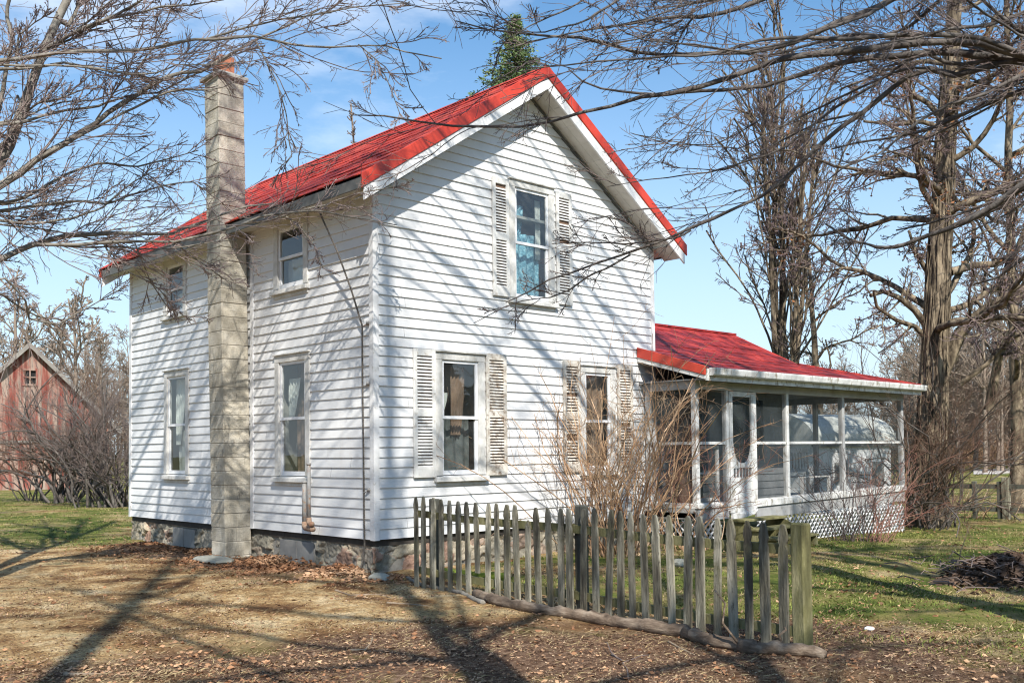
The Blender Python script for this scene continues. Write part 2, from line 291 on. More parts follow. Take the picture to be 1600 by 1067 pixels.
def stemline(base, top, r0, r1, K=14, wob=.03, seed=0):
    r = np.random.default_rng(seed); base = np.array(base, float); top = np.array(top, float); t = np.linspace(0, 1, K)[:, None]
    L0 = np.linalg.norm(top-base); w = np.cumsum(r.normal(size=(K, 3))*wob*L0/K, 0); w -= w[0]; w[:, 2] *= .3
    return base+(top-base)*t+w*np.sqrt(t), np.linspace(r0, r1, K)
def flare(R, k=1.7, n=3):
    R = R.copy()
    for i in range(n): R[i] *= 1+(k-1)*(1-i/n)**2
    return R
def leafquads(C, size, tilt=1.0, flat=0.):
    """C (n,3) -> folded leaf quads (two triangles folded), random orientation; flat in 0..1 lays them down"""
    n = len(C); a = RNG.uniform(0, 6.283, n); u = np.stack([np.cos(a), np.sin(a), RNG.normal(0, .35, n)*(1-flat)+RNG.normal(0, .18, n)], 1); u = norm(u)
    w = RNG.normal(size=(n, 3)); w[:, 2] *= (1-flat); w = norm(w-(w*u).sum(1, keepdims=True)*u); nn = np.cross(u, w)
    s = size*RNG.uniform(.6, 1.35, n)[:, None]; b = RNG.uniform(.05, .5, n)[:, None]*s
    V = np.stack([C-u*s, C+w*s*.55+nn*b, C+u*s, C-w*s*.55+nn*b], 1).reshape(-1, 3)
    i = np.arange(n)*4; F = np.concatenate([np.stack([i, i+1, i+2], 1), np.stack([i, i+2, i+3], 1)])
    return V, F
# ------------------------------------------------------------------ ground
def ground():
    n = 430; a = 8.; U = math.asinh(600/a); g = a*np.sinh(np.linspace(-U, U, n)); X, Y = np.meshgrid(g+0., g-3., indexing='ij')
    Z = gh(X, Y); V = np.stack([X, Y, Z], -1).reshape(-1, 3); i = np.arange(n*n).reshape(n, n)
    F = np.stack([i[:-1, :-1], i[1:, :-1], i[1:, 1:], i[:-1, 1:]], -1).reshape(-1, 4)
    o = bulk('ground', V, F, 'ground', smooth=True); tag(o, kind='structure')
    x, y = X.ravel(), Y.ravel()
    for nm, val in (('grass', m_grass(x, y)), ('litter', m_litter(x, y))):
        at_ = o.data.attributes.new(nm, 'FLOAT', 'POINT'); at_.data.foreach_set('value', val.astype(np.float32))
def sstep(a, b, x): t = np.clip((x-a)/(b-a), 0, 1); return t*t*(3-2*t)
def m_grass(x, y):
    right = sstep(-.2, 1.3, x+.35+.25*nz(x, y, .9, 21)+.16*(y+1.5)*0)*sstep(-.2, .8, -y+.2)
    right = np.where(x > 5.6, sstep(0, 1, x-5.2), right)
    left = sstep(5.2, 8.5, y-.35*x*0+.9*nz(x, y, .6, 22))*np.where(x < 1, 1, 0)
    far = sstep(8, 12, y)
    far2 = sstep(-9.5, -14, x+.3*y)*0
    return np.clip(np.maximum.reduce([right, left, far, far2])*(.8+.35*nz(x, y, 1.2, 23)), 0, 1)
def m_litter(x, y):
    wall = sstep(-2.0, -.3, x+.3*nz(x, y, 1.5, 31))*sstep(7.2, 5.8, y)*sstep(-1.2, -.1, y+.3)*np.where(x < .2, 1, 0)
    front = sstep(-2.8, -5.2, y+.22*x+.5*nz(x, y, .8, 32))*np.where(x < .6, 1, .55)
    leftc = sstep(1.2, .2, np.hypot((x+4.9)/2.2, (y+3.2)/1.6)+.3*nz(x, y, 1.2, 33))
    return np.clip(np.maximum.reduce([wall*.95, front*.8, leftc*.8])+.22*nz(x, y, .9, 34), 0, 1)
m, n, l, b = nmat('ground')
def attr(nm):
    q = n.new('ShaderNodeAttribute'); q.attribute_name = nm; return q.outputs['Fac']
def thr(src, noise, lo, hi):
    a_ = n.new('ShaderNodeMath'); a_.operation = 'ADD'; s_ = n.new('ShaderNodeMath'); s_.operation = 'MULTIPLY_ADD'; s_.inputs[1].default_value = .9; s_.inputs[2].default_value = -.45
    l.new(noise, s_.inputs[0]); l.new(src, a_.inputs[0]); l.new(s_.outputs[0], a_.inputs[1]); return ramp(n, l, a_.outputs[0], [(lo, (0, 0, 0)), (hi, (1, 1, 1))])
dirt = ramp(n, l, tex(n, l, 1.6, 9, .7), [(.37, (.11, .056, .028)), (.46, (.25, .15, .07)), (.54, (.41, .285, .145)), (.63, (.58, .46, .29))])
specks = ramp(n, l, tex(n, l, 34, 9, .8), [(.38, (.3, .26, .23)), (.48, (.9, .9, .88)), (.6, (1.55, 1.5, 1.4))])
dirt = mixc(n, l, .9, dirt, specks, 'MULTIPLY')
lit = ramp(n, l, tex(n, l, 16, 10, .85), [(.38, (.05, .028, .02)), (.47, (.12, .068, .043)), (.54, (.21, .13, .082)), (.62, (.38, .27, .185))])
gr = ramp(n, l, tex(n, l, 1.1, 9, .68), [(.36, (.05, .078, .016)), (.47, (.125, .145, .033)), (.56, (.235, .20, .075)), (.65, (.38, .30, .16))])
gr = mixc(n, l, .8, gr, ramp(n, l, tex(n, l, 34, 5, .7), [(.33, (.5, .5, .45)), (.5, (1, 1, 1)), (.7, (1.3, 1.25, 1.1))]), 'MULTIPLY')
moss = ramp(n, l, tex(n, l, .8, 8, .7), [(.58, (0, 0, 0)), (.66, (.6, .6, .6))])
c = mixc(n, l, thr(attr('litter'), tex(n, l, 3.2, 7, .7), .42, .72), dirt, lit)
c = mixc(n, l, moss, c, (.15, .125, .035))
c = mixc(n, l, thr(attr('grass'), tex(n, l, 2.4, 7, .7), .38, .66), c, gr)
l.new(c, b.inputs['Base Color']); b.inputs['Roughness'].default_value = .95; b.inputs['Specular IOR Level'].default_value = .1
k = n.new('ShaderNodeBump'); k.inputs['Strength'].default_value = .8; k.inputs['Distance'].default_value = .05; l.new(tex(n, l, 16, 9, .75), k.inputs['Height']); l.new(k.outputs[0], b.inputs['Normal'])
ground()
rd = MB(); rd.poly([(30, 3.5, gh(30, 3.5)+.3), (120, 26, .3), (120, 30, .35), (30, 6.5, gh(30, 6.5)+.34)])
# ------------------------------------------------------------------ farmhouse
WD, DP, CO = 5.645, 7.58, .13
house = empty('farmhouse', (0, 0, GZ), 'white clapboard two storey farmhouse with red metal roof, tall block chimney and screened porch', 'house')
def ptF(u, z, d): return (u, -d, z)
def ptL(u, z, d): return (-d, u, z)
def ptR(u, z, d): return (WD+d, u, z)
def ptB(u, z, d): return (u, DP+d, z)
def pbox(mb, pt, u0, u1, z0, z1, d0, d1): return mb.hexa([pt(u0, z0, d1), pt(u1, z0, d1), pt(u1, z0, d0), pt(u0, z0, d0), pt(u0, z1, d1), pt(u1, z1, d1), pt(u1, z1, d0), pt(u0, z1, d0)])
def siding(mb, pt, u0, u1, ztop, holes, z0=0., lip=.019):
    k = 0
    while z0+k*CO < ztop-.01:
        zc = z0+k*CO; zt = min(zc+CO, ztop); js = [q_ for q_ in RNG.uniform(.3, 7.3, 2) if u0(zc)+.2 < q_ < u1(zt)-.2 and not any(h_[0]-.3 < q_ < h_[1]+.3 for h_ in holes)][:1]; cuts = sorted({zc, zt}|{q for h in holes for q in h[2:] if zc < q < zt})
        dd = RNG.normal(0, .0012)
        for za, zb in zip(cuts[:-1], cuts[1:]):
            iv = [(None, None)]; zm = (za+zb)/2; hs = sorted([h for h in holes if h[2] < zm < h[3]]+[(q_, q_+.004, 0, 9) for q_ in js]); e = [None]
            for h in hs: e += [h[0], h[1]]
            e.append(None)
            for i in range(0, len(e), 2):
                a0 = u0(za) if e[i] is None else e[i]; a1 = u1(za) if e[i+1] is None else e[i+1]; b0 = u0(zb) if e[i] is None else e[i]; b1 = u1(zb) if e[i+1] is None else e[i+1]
                if b1-b0 < .01 and a1-a0 < .02: continue
                da = lip*(1-(za-zc)/CO)+.003+dd; db = lip*(1-(zb-zc)/CO)+.003+dd
                mb.poly([pt(a0, za, da), pt(a1, za, da), pt(b1, zb, db), pt(b0, zb, db)])
                if za == zc: mb.poly([pt(a0, za, da), pt(a1, za, da), pt(a1, za, .0), pt(a0, za, .0)])
        k += 1
ZT = lambda x: 4.50+.67*(min(x, WD-x)+.43)          # top of the main roof
winF = [(.98, 1.86, .73, 2.44), (3.82, 4.65, .74, 2.40), (2.37, 3.30, 3.26, 5.03)]
winL = [(1.48, 2.41, .73, 2.50), (5.19, 6.12, .72, 2.52), (1.52, 2.44, 3.41, 4.42), (5.29, 6.15, 3.43, 4.42)]
ins = lambda w: (w[0]+.09, w[1]-.09, w[2]+.05, w[3]-.07)
mb = MB(); g0 = lambda z: max(.0, (z-4.54)/.67); siding(mb, ptF, g0, lambda z: WD-g0(z), 6.42, [ins(w) for w in winF])
siding(mb, ptL, lambda z: 0, lambda z: DP, 4.5, [ins(w) for w in winL])
siding(mb, ptR, lambda z: 0, lambda z: DP, 4.5, []); siding(mb, ptB, g0, lambda z: WD-g0(z), 6.42, [])
wall = mb.build('wall', 'siding', house)
for X0, sx in ((0, -1), (WD, 1)):
    for Y0, sy in ((0, -1), (DP, 1)):
        MB().prism([(X0-sx*.06, Y0+sy*.027, -.01), (X0+sx*.027, Y0+sy*.027, -.01), (X0+sx*.027, Y0-sy*.06, -.01), (X0+sx*.001, Y0-sy*.06, -.01), (X0+sx*.001, Y0+sy*.001, -.01), (X0-sx*.06, Y0+sy*.001, -.01)], (0, 0, 4.46)).build('corner_board', 'trim', wall)
mb = MB(); mb.box(.02, WD-.02, .02, DP-.02, -.09, -.004); mb.build('sill_beam', 'dark_board', house)
mb = MB(); mb.box(.05, WD-.05, .05, DP-.05, 0.0, .06); mb.box(.05, WD-.05, .05, DP-.05, 2.72, 2.82); mb.build('floor', 'floorboards', house)
mb = MB(); mb.box(.04, WD-.04, 2.6, 2.7, .06, 2.72); mb.box(.04, WD-.04, 2.6, 2.7, 2.82, 4.6); mb.box(2.95, 3.05, .05, 2.6, .06, 2.72); mb.box(.04, WD-.04, .04, DP-.04, 4.5, 4.54); mb.build('inner_wall', 'plaster', house)
# foundation: fieldstones set in mortar
mb = MB(); mb.box(.06, WD-.06, .06, DP-.06, -.75, -.09); fnd = mb.build('foundation', 'mortar', house)
def stone(mb, c, s, seed):
    r = np.random.default_rng(seed); import itertools
    th = np.linspace(0, 2*math.pi, 9)[:-1]; k = len(mb.v); rings = [(-.85, .55), (-.35, 1), (.35, .96), (.85, .55)]; ph = r.uniform(0, 6)
    for zz, rr in rings:
        for t in th:
            q = rr*r.uniform(.82, 1.1); ct, st = math.cos(t+ph*.1), math.sin(t+ph*.1); ex = .55
            mb.v.append((c[0]+s[0]*q*math.copysign(abs(ct)**ex, ct), c[1]+s[1]*q*math.copysign(abs(st)**ex, st), c[2]+s[2]*zz*r.uniform(.9, 1.1)))
    for i in range(3):
        for j in range(8): mb.f.append((k+i*8+j, k+i*8+(j+1) % 8, k+(i+1)*8+(j+1) % 8, k+(i+1)*8+j))
    mb.f += [tuple(k+j for j in range(7, -1, -1)), tuple(k+24+j for j in range(8))]
bw = [(1.42, 2.32), (5.0, 5.82)]
def rubble(P3, length, seed, gaps=()):
    r = np.random.default_rng(seed); nu, nv = int(length/.016), 36; U, Zg = np.meshgrid(np.linspace(-.03, length+.03, nu), np.linspace(-.68, -.085, nv), indexing='ij'); ns = int(length*12)
    su_, sz_ = r.uniform(-.1, length+.1, ns), r.uniform(-.75, -.02, ns); wob = .05*nz(U, Zg*3, 7, seed); wz = .03*nz(U*2, Zg*4, 5, seed+1)
    D2 = np.sqrt(((U+wob)[..., None]-su_)**2*.42+((Zg+wz)[..., None]-sz_)**2); o2 = np.sort(D2, -1); cell = D2.argmin(-1); e = np.clip((o2[..., 1]-o2[..., 0])/.035, 0, 1)
    tilt = r.normal(0, .12, (ns, 2)); lvl = r.uniform(-.02, .03, ns)
    d = .0+lvl[cell]+tilt[cell, 0]*(U-su_[cell])+tilt[cell, 1]*(Zg-sz_[cell])+.035*np.sqrt(e)-.03+.010*nz(U, Zg, 28, seed+2)+.008*nz(U*1.3, Zg, 55, seed+3)+.05*np.clip((-.3-Zg), 0, .3)
    for a, b_ in gaps: d = np.where((U > a-.01) & (U < b_+.01), -.05, d)
    d = np.minimum(d, .10); V = np.array(P3(U, Zg, d)).reshape(3, -1).T; i = np.arange(nu*nv).reshape(nu, nv); F = np.stack([i[:-1, :-1], i[1:, :-1], i[1:, 1:], i[:-1, 1:]], -1).reshape(-1, 4)
    o = bulk('stonework', V, F, 'fieldstone', fnd, True); tone = np.where(e > .25, r.uniform(0, 1, ns)[cell], .62); q = o.data.attributes.new('tone', 'FLOAT', 'POINT'); q.data.foreach_set('value', tone.ravel().astype(np.float32))
rubble(lambda u, z, d: (.035-d, u, z), DP, 5, bw); rubble(lambda u, z, d: (u, .035-d, z), WD, 6)
mb = MB()
for a, b_ in bw: mb = MB(); mb.box(-.005, .06, a, b_, -.42, -.12); mb.box(-.012, -.004, (a+b_)/2-.012, (a+b_)/2+.012, -.42, -.12); mb.build('basement_panel', 'grey_panel', fnd)
# windows
def window(w, pt, upper=False, curtain=None, broken=False):
    u0, u1, z0, z1 = w; c = .115; mb = MB(); o = .034
    pbox(mb, pt, u0, u0+c, z0+.055, z1-.10, -.06, o); pbox(mb, pt, u1-c, u1, z0+.055, z1-.10, -.06, o); pbox(mb, pt, u0, u1, z1-.10, z1, -.06, o+.002); pbox(mb, pt, u0-.015, u1+.015, z1, z1+.022, -.01, o+.03)
    root = mb.build('window', 'casing', house, bevel=.004)
    mb = MB(); mb.hexa([pt(u0-.03, z0-.03, .085), pt(u1+.03, z0-.03, .085), pt(u1+.03, z0-.03, -.06), pt(u0-.03, z0-.03, -.06), pt(u0-.03, z0+.03, .08), pt(u1+.03, z0+.03, .08), pt(u1+.03, z0+.053, -.06), pt(u0-.03, z0+.053, -.06)])
    pbox(mb, pt, u0+.0, u1-.0, z0-.085, z0-.031, .003, .03); mb.build('sill', 'casing', root, bevel=.004)
    a, b_, lo, hi = u0+c, u1-c, z0+.06, z1-.10; mid = (lo+hi)/2; f = .042
    for nm, za, zb, d in (('upper', mid-.02, hi, .012), ('lower', lo, mid+.02, -.004)):
        mb = MB(); pbox(mb, pt, a+.001, a+f, za, zb, d-.03, d); pbox(mb, pt, b_-f, b_-.001, za, zb, d-.03, d)
        pbox(mb, pt, a+f, b_-f, za, za+(.04 if nm == 'upper' else .06), d-.03, d-.001); pbox(mb, pt, a+f, b_-f, zb-.04, zb, d-.03, d-.001); mb.build('sash', 'sash', root)
        mb = MB(); z_a = za+(.04 if nm == 'upper' else .06); mb.poly([pt(a+f-.002, z_a-.002, d-.018), pt(b_-f+.002, z_a-.002, d-.018), pt(b_-f+.002, zb-.038, d-.018), pt(a+f-.002, zb-.038, d-.018)]); mb.build('pane', 'glass', root)
    for (ca, cb, za, zb, kind, dd, drape) in (curtain or []):   # fractions of the opening
        nU, nV = 36, 10; V = []; 
        for j in range(nV+1):
            for i in range(nU+1):
                fu, fv = i/nU, j/nV; e = cb-(cb-ca)*drape*(1-fv)**1.5 if drape >= 0 else cb
                s_ = ca-(cb-ca)*min(drape, 0)*(1-fv)**1.5 if drape < 0 else ca
                uu = a+(b_-a)*(s_+(e-s_)*fu); V.append(pt(uu, lo+(hi-lo)*(za+(zb-za)*fv), -.06-dd+.018*math.sin(fu*25+.6*math.sin(fv*3))))
        i = np.arange((nU+1)*(nV+1)).reshape(nV+1, nU+1); F = np.stack([i[:-1, :-1], i[:-1, 1:], i[1:, 1:], i[1:, :-1]], -1).reshape(-1, 4); bulk('curtain', V, F, kind, root, True)
    return root
window(winF[0], ptF, curtain=[(0, 1, 0, .52, 'curtain_grey', .14, 0), (.1, .35, .5, .72, 'curtain', .08, .7), (.45, .85, .35, .95, 'curtain_dark', .10, .3)])
window(winF[1], ptF, curtain=[(0, 1, 0, 1, 'curtain_dark', .12, 0)])
window(winF[2], ptF, curtain=[(.05, .95, 0, .62, 'curtain_blue', .12, 0), (.05, .5, .62, .88, 'curtain_blue', .12, .15), (.8, .96, .4, .95, 'curtain', .08, 0)])
window(winL[0], ptL, curtain=[(.55, 1, .5, .86, 'curtain', .08, -.55), (0, 1, 0, 1, 'curtain_dark', .22, 0), (0, .5, .45, .9, 'curtain_dark', .12, 0)])
window(winL[1], ptL, curtain=[(.4, 1, .3, .98, 'curtain', .08, -.6), (0, 1, 0, .45, 'curtain', .14, 0), (0, .3, .45, 1, 'curtain', .10, 0)])
window(winL[2], ptL, curtain=[(0, 1, 0, .5, 'curtain', .10, 0)])
window(winL[3], ptL, curtain=[(0, 1, 0, .46, 'curtain', .12, 0)])
def shutter(u0, u1, z0, z1, matk, missing, tilt=0):
    mb = MB(); d0, d1 = .026, .055; s = .055; T = lambda u, z, d: ptF(u+tilt*(z-z0), z, d)
    pbox(mb, T, u0, u0+s, z0, z1, d0, d1); pbox(mb, T, u1-s, u1, z0, z1, d0, d1); zm = z0+.50*(z1-z0)
    pbox(mb, T, u0+s, u1-s, z0, z0+.13, d0, d1-.001); pbox(mb, T, u0+s, u1-s, z1-.09, z1, d0, d1-.001); pbox(mb, T, u0+s, u1-s, zm-.045, zm+.045, d0, d1-.001)
    root = mb.build('shutter', matk, house, bevel=.003); mb = MB(); k = 0
    for za, zb in ((z0+.13, zm-.045), (zm+.045, z1-.09)):
        q = int((zb-za)/.042)
        for i in range(q):
            k += 1
            if k in missing: continue
            zc = za+(i+.5)*(zb-za)/q; j = RNG.normal(0, .0015)
            mb.hexa([T(u0+s, zc-.019+j, d1-.006), T(u1-s, zc-.019, d1-.006), T(u1-s, zc-.012, d0), T(u0+s, zc-.012, d0), T(u0+s, zc-.011+j, d1-.006), T(u1-s, zc-.011, d1-.006), T(u1-s, zc+.014, d0), T(u0+s, zc+.014, d0)])
    mb.build('louvre', matk, root)
    mb = MB(); mb.poly([ptF(u0+s, z0+.1, d0+.001), ptF(u1-s, z0+.1, d0+.001), ptF(u1-s, z1-.08, d0+.001), ptF(u0+s, z1-.08, d0+.001)]); mb.build('backing', 'dark_brown', root)
pm('dark_brown', [(.3, (.14, .085, .055)), (.7, (.22, .14, .1))], 8, .9)
shutter(.60, .965, .765, 2.46, 'shutter', ()); shutter(1.875, 2.26, .765, 2.47, 'shutter_worn', ()); shutter(3.43, 3.79, .77, 2.46, 'shutter_worn', (9, 10, 22), .006); shutter(4.68, 5.05, .77, 2.46, 'shutter_worn', (14,))
shutter(2.03, 2.345, 3.30, 5.00, 'shutter', (33, 34)); shutter(3.325, 3.66, 3.30, 5.01, 'shutter', (18, 25))
# main roof: staggered metal shingles
YF = -.37; YB = float(on(157, 417, 0, -.43)[1])
def shingled(mb, A, B, C, D, rows, tab, th=.009):
    """quad with ridge edge A-B and eave edge D-C; rows of lapped tabs"""
    A, B, C, D = (np.array(q, float) for q in (A, B, C, D)); nn = np.cross(B-A, D-A); nn /= np.linalg.norm(nn)
    if nn[2] < 0: nn = -nn
    for r_ in range(rows):
        f0, f1 = r_/rows, (r_+1)/rows; L0, L1 = A+(D-A)*f0, A+(D-A)*f1; R0, R1 = B+(C-B)*f0, B+(C-B)*f1; w = np.linalg.norm(R1-L1); nt = max(1, int(w/tab)); e = [0]+list((np.arange(nt)+(.5 if r_ % 2 else .0)+.25)/nt+RNG.normal(0, .004, nt))+[1]
        e = sorted(min(1, max(0, q)) for q in e)
        for a, b_ in zip(e[:-1], e[1:]):
            if b_-a < 1e-3: continue
            hh = th+RNG.uniform(-.004, .009); gp = .004/w; a2, b2 = a+gp, b_-gp
            t0, t1, s1, s0 = L0+(R0-L0)*a2+nn*.003, L0+(R0-L0)*b2+nn*.003, L1+(R1-L1)*b2+nn*hh, L1+(R1-L1)*a2+nn*hh
            mb.poly([t0, t1, s1, s0]); mb.poly([s0, s1, s1-nn*hh, s0-nn*hh]); mb.poly([t1, s1, s1-nn*hh, t1-nn*.003]); mb.poly([t0, s0, s0-nn*hh, t0-nn*.003])
    mb.poly([A, B, C, D])
xr = WD/2; zr = ZT(xr); mb = MB(); ZE = 4.50
shingled(mb, (xr, YF, zr), (xr, YB, zr), (-.43, YB, ZE), (-.43, YF, ZE), 13, .42); shingled(mb, (xr, YF, zr), (xr, YB, zr), (WD+.43, YB, ZE), (WD+.43, YF, ZE), 13, .42)
mb.prism([(xr-.13, YF-.01, zr-.062), (xr, YF-.01, zr+.028), (xr+.13, YF-.01, zr-.062), (xr, YF-.01, zr+.0)], (0, YB-YF, 0))
roof = mb.build('roof', 'red_roof', house)
def rakeband(top, bot, y0, y1, ex=.0):   # chevron band along both rakes
    mb = MB()
    for s in (-1, 1):
        e = xr+s*(xr+.43+ex); mb.prism([(xr, y0, zr+top), (e, y0, ZE-.67*ex+top), (e, y0, ZE-.67*ex+bot), (xr, y0, zr+bot)], (0, y1-y0, 0))
    return mb
for yy in (YF, YB-.0):
    q = -1 if yy < 0 else 1
    rakeband(.022, -.165, yy+q*.035, yy+q*.006, .02).build('rake_trim', 'red_trim', roof, bevel=.008); rakeband(-.166, -.335, yy+q*.018, yy-q*.012, -.03).build('rake_fascia', 'trim', roof, bevel=.003)
mb = MB()
for s in (-1, 1):   # sloped soffit boards with open joints
    for (ya, yb) in ((YF+.014, -.20), (-.196, -.03)):
        t = 0.
        while t < xr+.30:
            t2 = min(t+.30, xr+.31); x0, x1 = xr+s*t, xr+s*(t2-.005); z = lambda x: ZT(x)-.318
            mb.hexa([(x0, ya, z(x0)), (x1, ya, z(x1)), (x1, yb, z(x1)), (x0, yb, z(x0)), (x0, ya, z(x0)+.012), (x1, ya, z(x1)+.012), (x1, yb, z(x1)+.012), (x0, yb, z(x0)+.012)]); t = t2
    e = lambda d: xr+s*(xr+d)
    mb.hexa([(e(-.0), YF+.014, 4.44), (e(.40), YF+.014, 4.37), (e(.40), YB-.02, 4.37), (e(-.0), YB-.02, 4.44), (e(-.0), YF+.014, 4.455), (e(.40), YF+.014, 4.385), (e(.40), YB-.02, 4.385), (e(-.0), YB-.02, 4.455)])
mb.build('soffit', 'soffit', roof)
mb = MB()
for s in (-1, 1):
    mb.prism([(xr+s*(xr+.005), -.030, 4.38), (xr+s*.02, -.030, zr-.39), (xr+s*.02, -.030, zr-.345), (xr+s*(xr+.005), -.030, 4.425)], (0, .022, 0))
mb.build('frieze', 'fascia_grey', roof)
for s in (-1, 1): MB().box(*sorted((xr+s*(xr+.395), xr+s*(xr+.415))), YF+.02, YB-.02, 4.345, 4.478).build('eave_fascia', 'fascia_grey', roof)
# chimney
mb = MB(); ch = [-.42, .0, 3.143, 3.575]; zz = -.60; k = 0; lean = lambda z: -.0172*(z+.42)
mort = MB(); mort.hexa([(ch[0]+.008+lean(z), y, z) if x == 0 else (ch[1]-.006+lean(z), y, z) for z in (-.6, 6.72) for x, y in ((0, ch[2]+.008), (1, ch[2]+.008), (1, ch[3]-.008), (0, ch[3]-.008))])
while zz < 6.70:
    h = min(.207, 6.72-zz); a, b_ = zz+.004, zz+h-.004; j = RNG.normal(0, .003); la, lb = lean(a), lean(b_)
    spl = [ch[0], ch[1]] if RNG.uniform() < .8 else [ch[0], (ch[0]+ch[1])/2+RNG.normal(0, .02), ch[1]]
    for x0, x1 in zip(spl[:-1], spl[1:]):
        g_ = .003 if len(spl) > 2 else 0; x0 += g_*(x0 != ch[0]); x1 -= g_*(x1 != ch[1])
        mb.hexa([(x0+la+j, ch[2]+j, a), (x1+la+j, ch[2]+j, a), (x1+la+j, ch[3]+j, a), (x0+la+j, ch[3]+j, a), (x0+lb+j, ch[2]+j, b_), (x1+lb+j, ch[2]+j, b_), (x1+lb+j, ch[3]+j, b_), (x0+lb+j, ch[3]+j, b_)])
    zz += .207; k += 1
chim = mb.build('chimney', 'chimney_block', house, bevel=.006); tag(chim, 'tall tan concrete block chimney up the side wall')
mort.build('mortar', 'mortar', chim)
lx = lean(6.75); mb = MB(); o = .055
mb.hexa([(ch[0]-o+lx, ch[2]-o, 6.71), (ch[1]+o+lx, ch[2]-o, 6.71), (ch[1]+o+lx, ch[3]+o, 6.71), (ch[0]-o+lx, ch[3]+o, 6.71), (ch[0]-o+lx, ch[2]-o, 6.765), (ch[1]+o+lx, ch[2]-o, 6.765), (ch[1]+o+lx, ch[3]+o, 6.765), (ch[0]-o+lx, ch[3]+o, 6.765)])
mb.hexa([(ch[0]-o+.02+lx, ch[2]-o+.02, 6.765), (ch[1]+o-.02+lx, ch[2]-o+.02, 6.765), (ch[1]+o-.02+lx, ch[3]+o-.02, 6.765), (ch[0]-o+.02+lx, ch[3]+o-.02, 6.765), (ch[0]+.09+lx, ch[2]+.09, 6.84), (ch[1]-.09+lx, ch[2]+.09, 6.84), (ch[1]-.09+lx, ch[3]-.09, 6.84), (ch[0]+.09+lx, ch[3]-.09, 6.84)])
mb.build('cap', 'concrete', chim, bevel=.008)
mb = MB(); cx, cy = (ch[0]+ch[1])/2+lx, (ch[2]+ch[3])/2; q = .115
for x0, x1, y0, y1 in ((-q, q, -q, -q+.025), (-q, q, q-.025, q), (-q, -q+.025, -q+.026, q-.026), (q-.025, q, -q+.026, q-.026)): mb.box(cx+x0, cx+x1, cy+y0, cy+y1, 6.82, 7.08)
mb.build('flue', 'flue', chim, bevel=.006)
mb = MB(); mb.box(-.032, -.001, 3.045, 3.125, -.005, 4.38); mb.build('chimney_trim', 'trim', wall)
# pipes and cable on the wall
mb = MB(); mb.tube([(-.10, 1.50, .70), (-.10, 1.50, .15)], .03, 12); mb.tube([(-.17, 1.27, .95), (-.17, 1.27, .22)], .026, 12); mb.tube([(-.10, 1.50, .72), (-.10, 1.50, .695)], .036, 12); mb.tube([(-.17, 1.27, .97), (-.17, 1.27, .945)], .033, 12)
pipe = mb.build('gas_pipe', 'galvanised', house, smooth=True)
mb = MB(); mb.tube([(-.10, 1.50, .17), (-.10, 1.495, .12), (-.105, 1.46, .09), (-.12, 1.40, .085), (-.16, 1.22, .085), (-.165, 1.18, .09)], [.037, .04, .041, .036, .034, .04], 12)
mb.tube([(-.17, 1.27, .24), (-.17, 1.27, .19), (-.175, 1.255, .165), (-.18, 1.21, .155), (-.185, 1.17, .155)], [.033, .036, .036, .032, .038], 12); mb.build('elbow', 'rust', pipe, smooth=True)
pts = [(-.30, .84, 4.37), (-.27, .74, 4.15), (-.19, .52, 3.7), (-.12, .32, 3.2), (-.075, .20, 2.83), (-.06, .165, 2.72), (-.055, .17, 2.0), (-.05, .165, 1.0), (-.05, .16, .3), (-.05, .15, -.1), (-.07, .17, -.3), (-.09, .20, -.42)]
q, _ = resample(pts, np.zeros(12)+1, 900) if False else (np.stack([np.interp(np.linspace(0, 11, 420), np.arange(12), [p[c] for p in pts]) for c in range(3)], 1), 0)
mb = MB(); s = np.r_[0, np.cumsum(np.linalg.norm(np.diff(q, axis=0), axis=1))]
for ph in (0, 2.09, 4.19): mb.tube(q+.007*np.stack([np.cos(s*75+ph), np.sin(s*75+ph), 0*s], 1), .0068, 5)
cab = mb.build('lightning_cable', 'rope', house, smooth=True)
mb = MB()
for z in (2.74, 1.97, .62):
    mb.tube([(-.0, .075, z), (-.045, .11, z-.01), (-.055, .165, z-.03)], .009, 6); mb.tube([(-.02, .07, z+.015), (-.055, .09, z+.015)], [.028, .022], 10)
mb.build('insulator', 'galvanised', cab, smooth=True)
# ------------------------------------------------------------------ wing and porch
X0, X1, YP = 5.38, 12.41, -1.02
mb = MB(); siding(mb, ptF, lambda z: WD+.03, lambda z: 9.72, 2.66, [(6.1, 6.95, .1, 2.05), (7.9, 8.9, .9, 2.0)], z0=.1)
siding(mb, lambda u, z, d: (9.74+d, u, z), lambda z: .0, lambda z: 3.0, 2.66, [], z0=.1); siding(mb, lambda u, z, d: (u, 3+d, z), lambda z: WD, lambda z: 9.74, 2.66, [], z0=.1)
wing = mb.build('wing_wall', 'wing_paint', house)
mb = MB(); mb.box(6.1, 6.95, .03, .06, .1, 2.05); mb.build('inner_door', 'dark_brown', wing); mb = MB(); mb.box(7.9, 8.9, .03, .06, .9, 2.0); mb.build('pane', 'glass', wing); mb = MB(); mb.box(7.85, 8.95, .09, .14, .85, 2.05); mb.build('blind', 'black_hole', wing)
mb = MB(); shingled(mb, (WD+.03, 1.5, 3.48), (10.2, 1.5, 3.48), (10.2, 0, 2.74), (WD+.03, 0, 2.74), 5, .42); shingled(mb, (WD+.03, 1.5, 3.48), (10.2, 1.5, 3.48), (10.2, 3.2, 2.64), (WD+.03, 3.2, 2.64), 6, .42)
shingled(mb, (5.22, -.004, 2.738), (10.2, -.004, 2.738), (12.68, -1.34, 2.345), (5.22, -1.34, 2.345), 4, .42); shingled(mb, (10.2, 0, 2.738), (10.2, 3.2, 2.738), (12.68, 3.4, 2.345), (12.68, -1.34, 2.345), 6, .42)
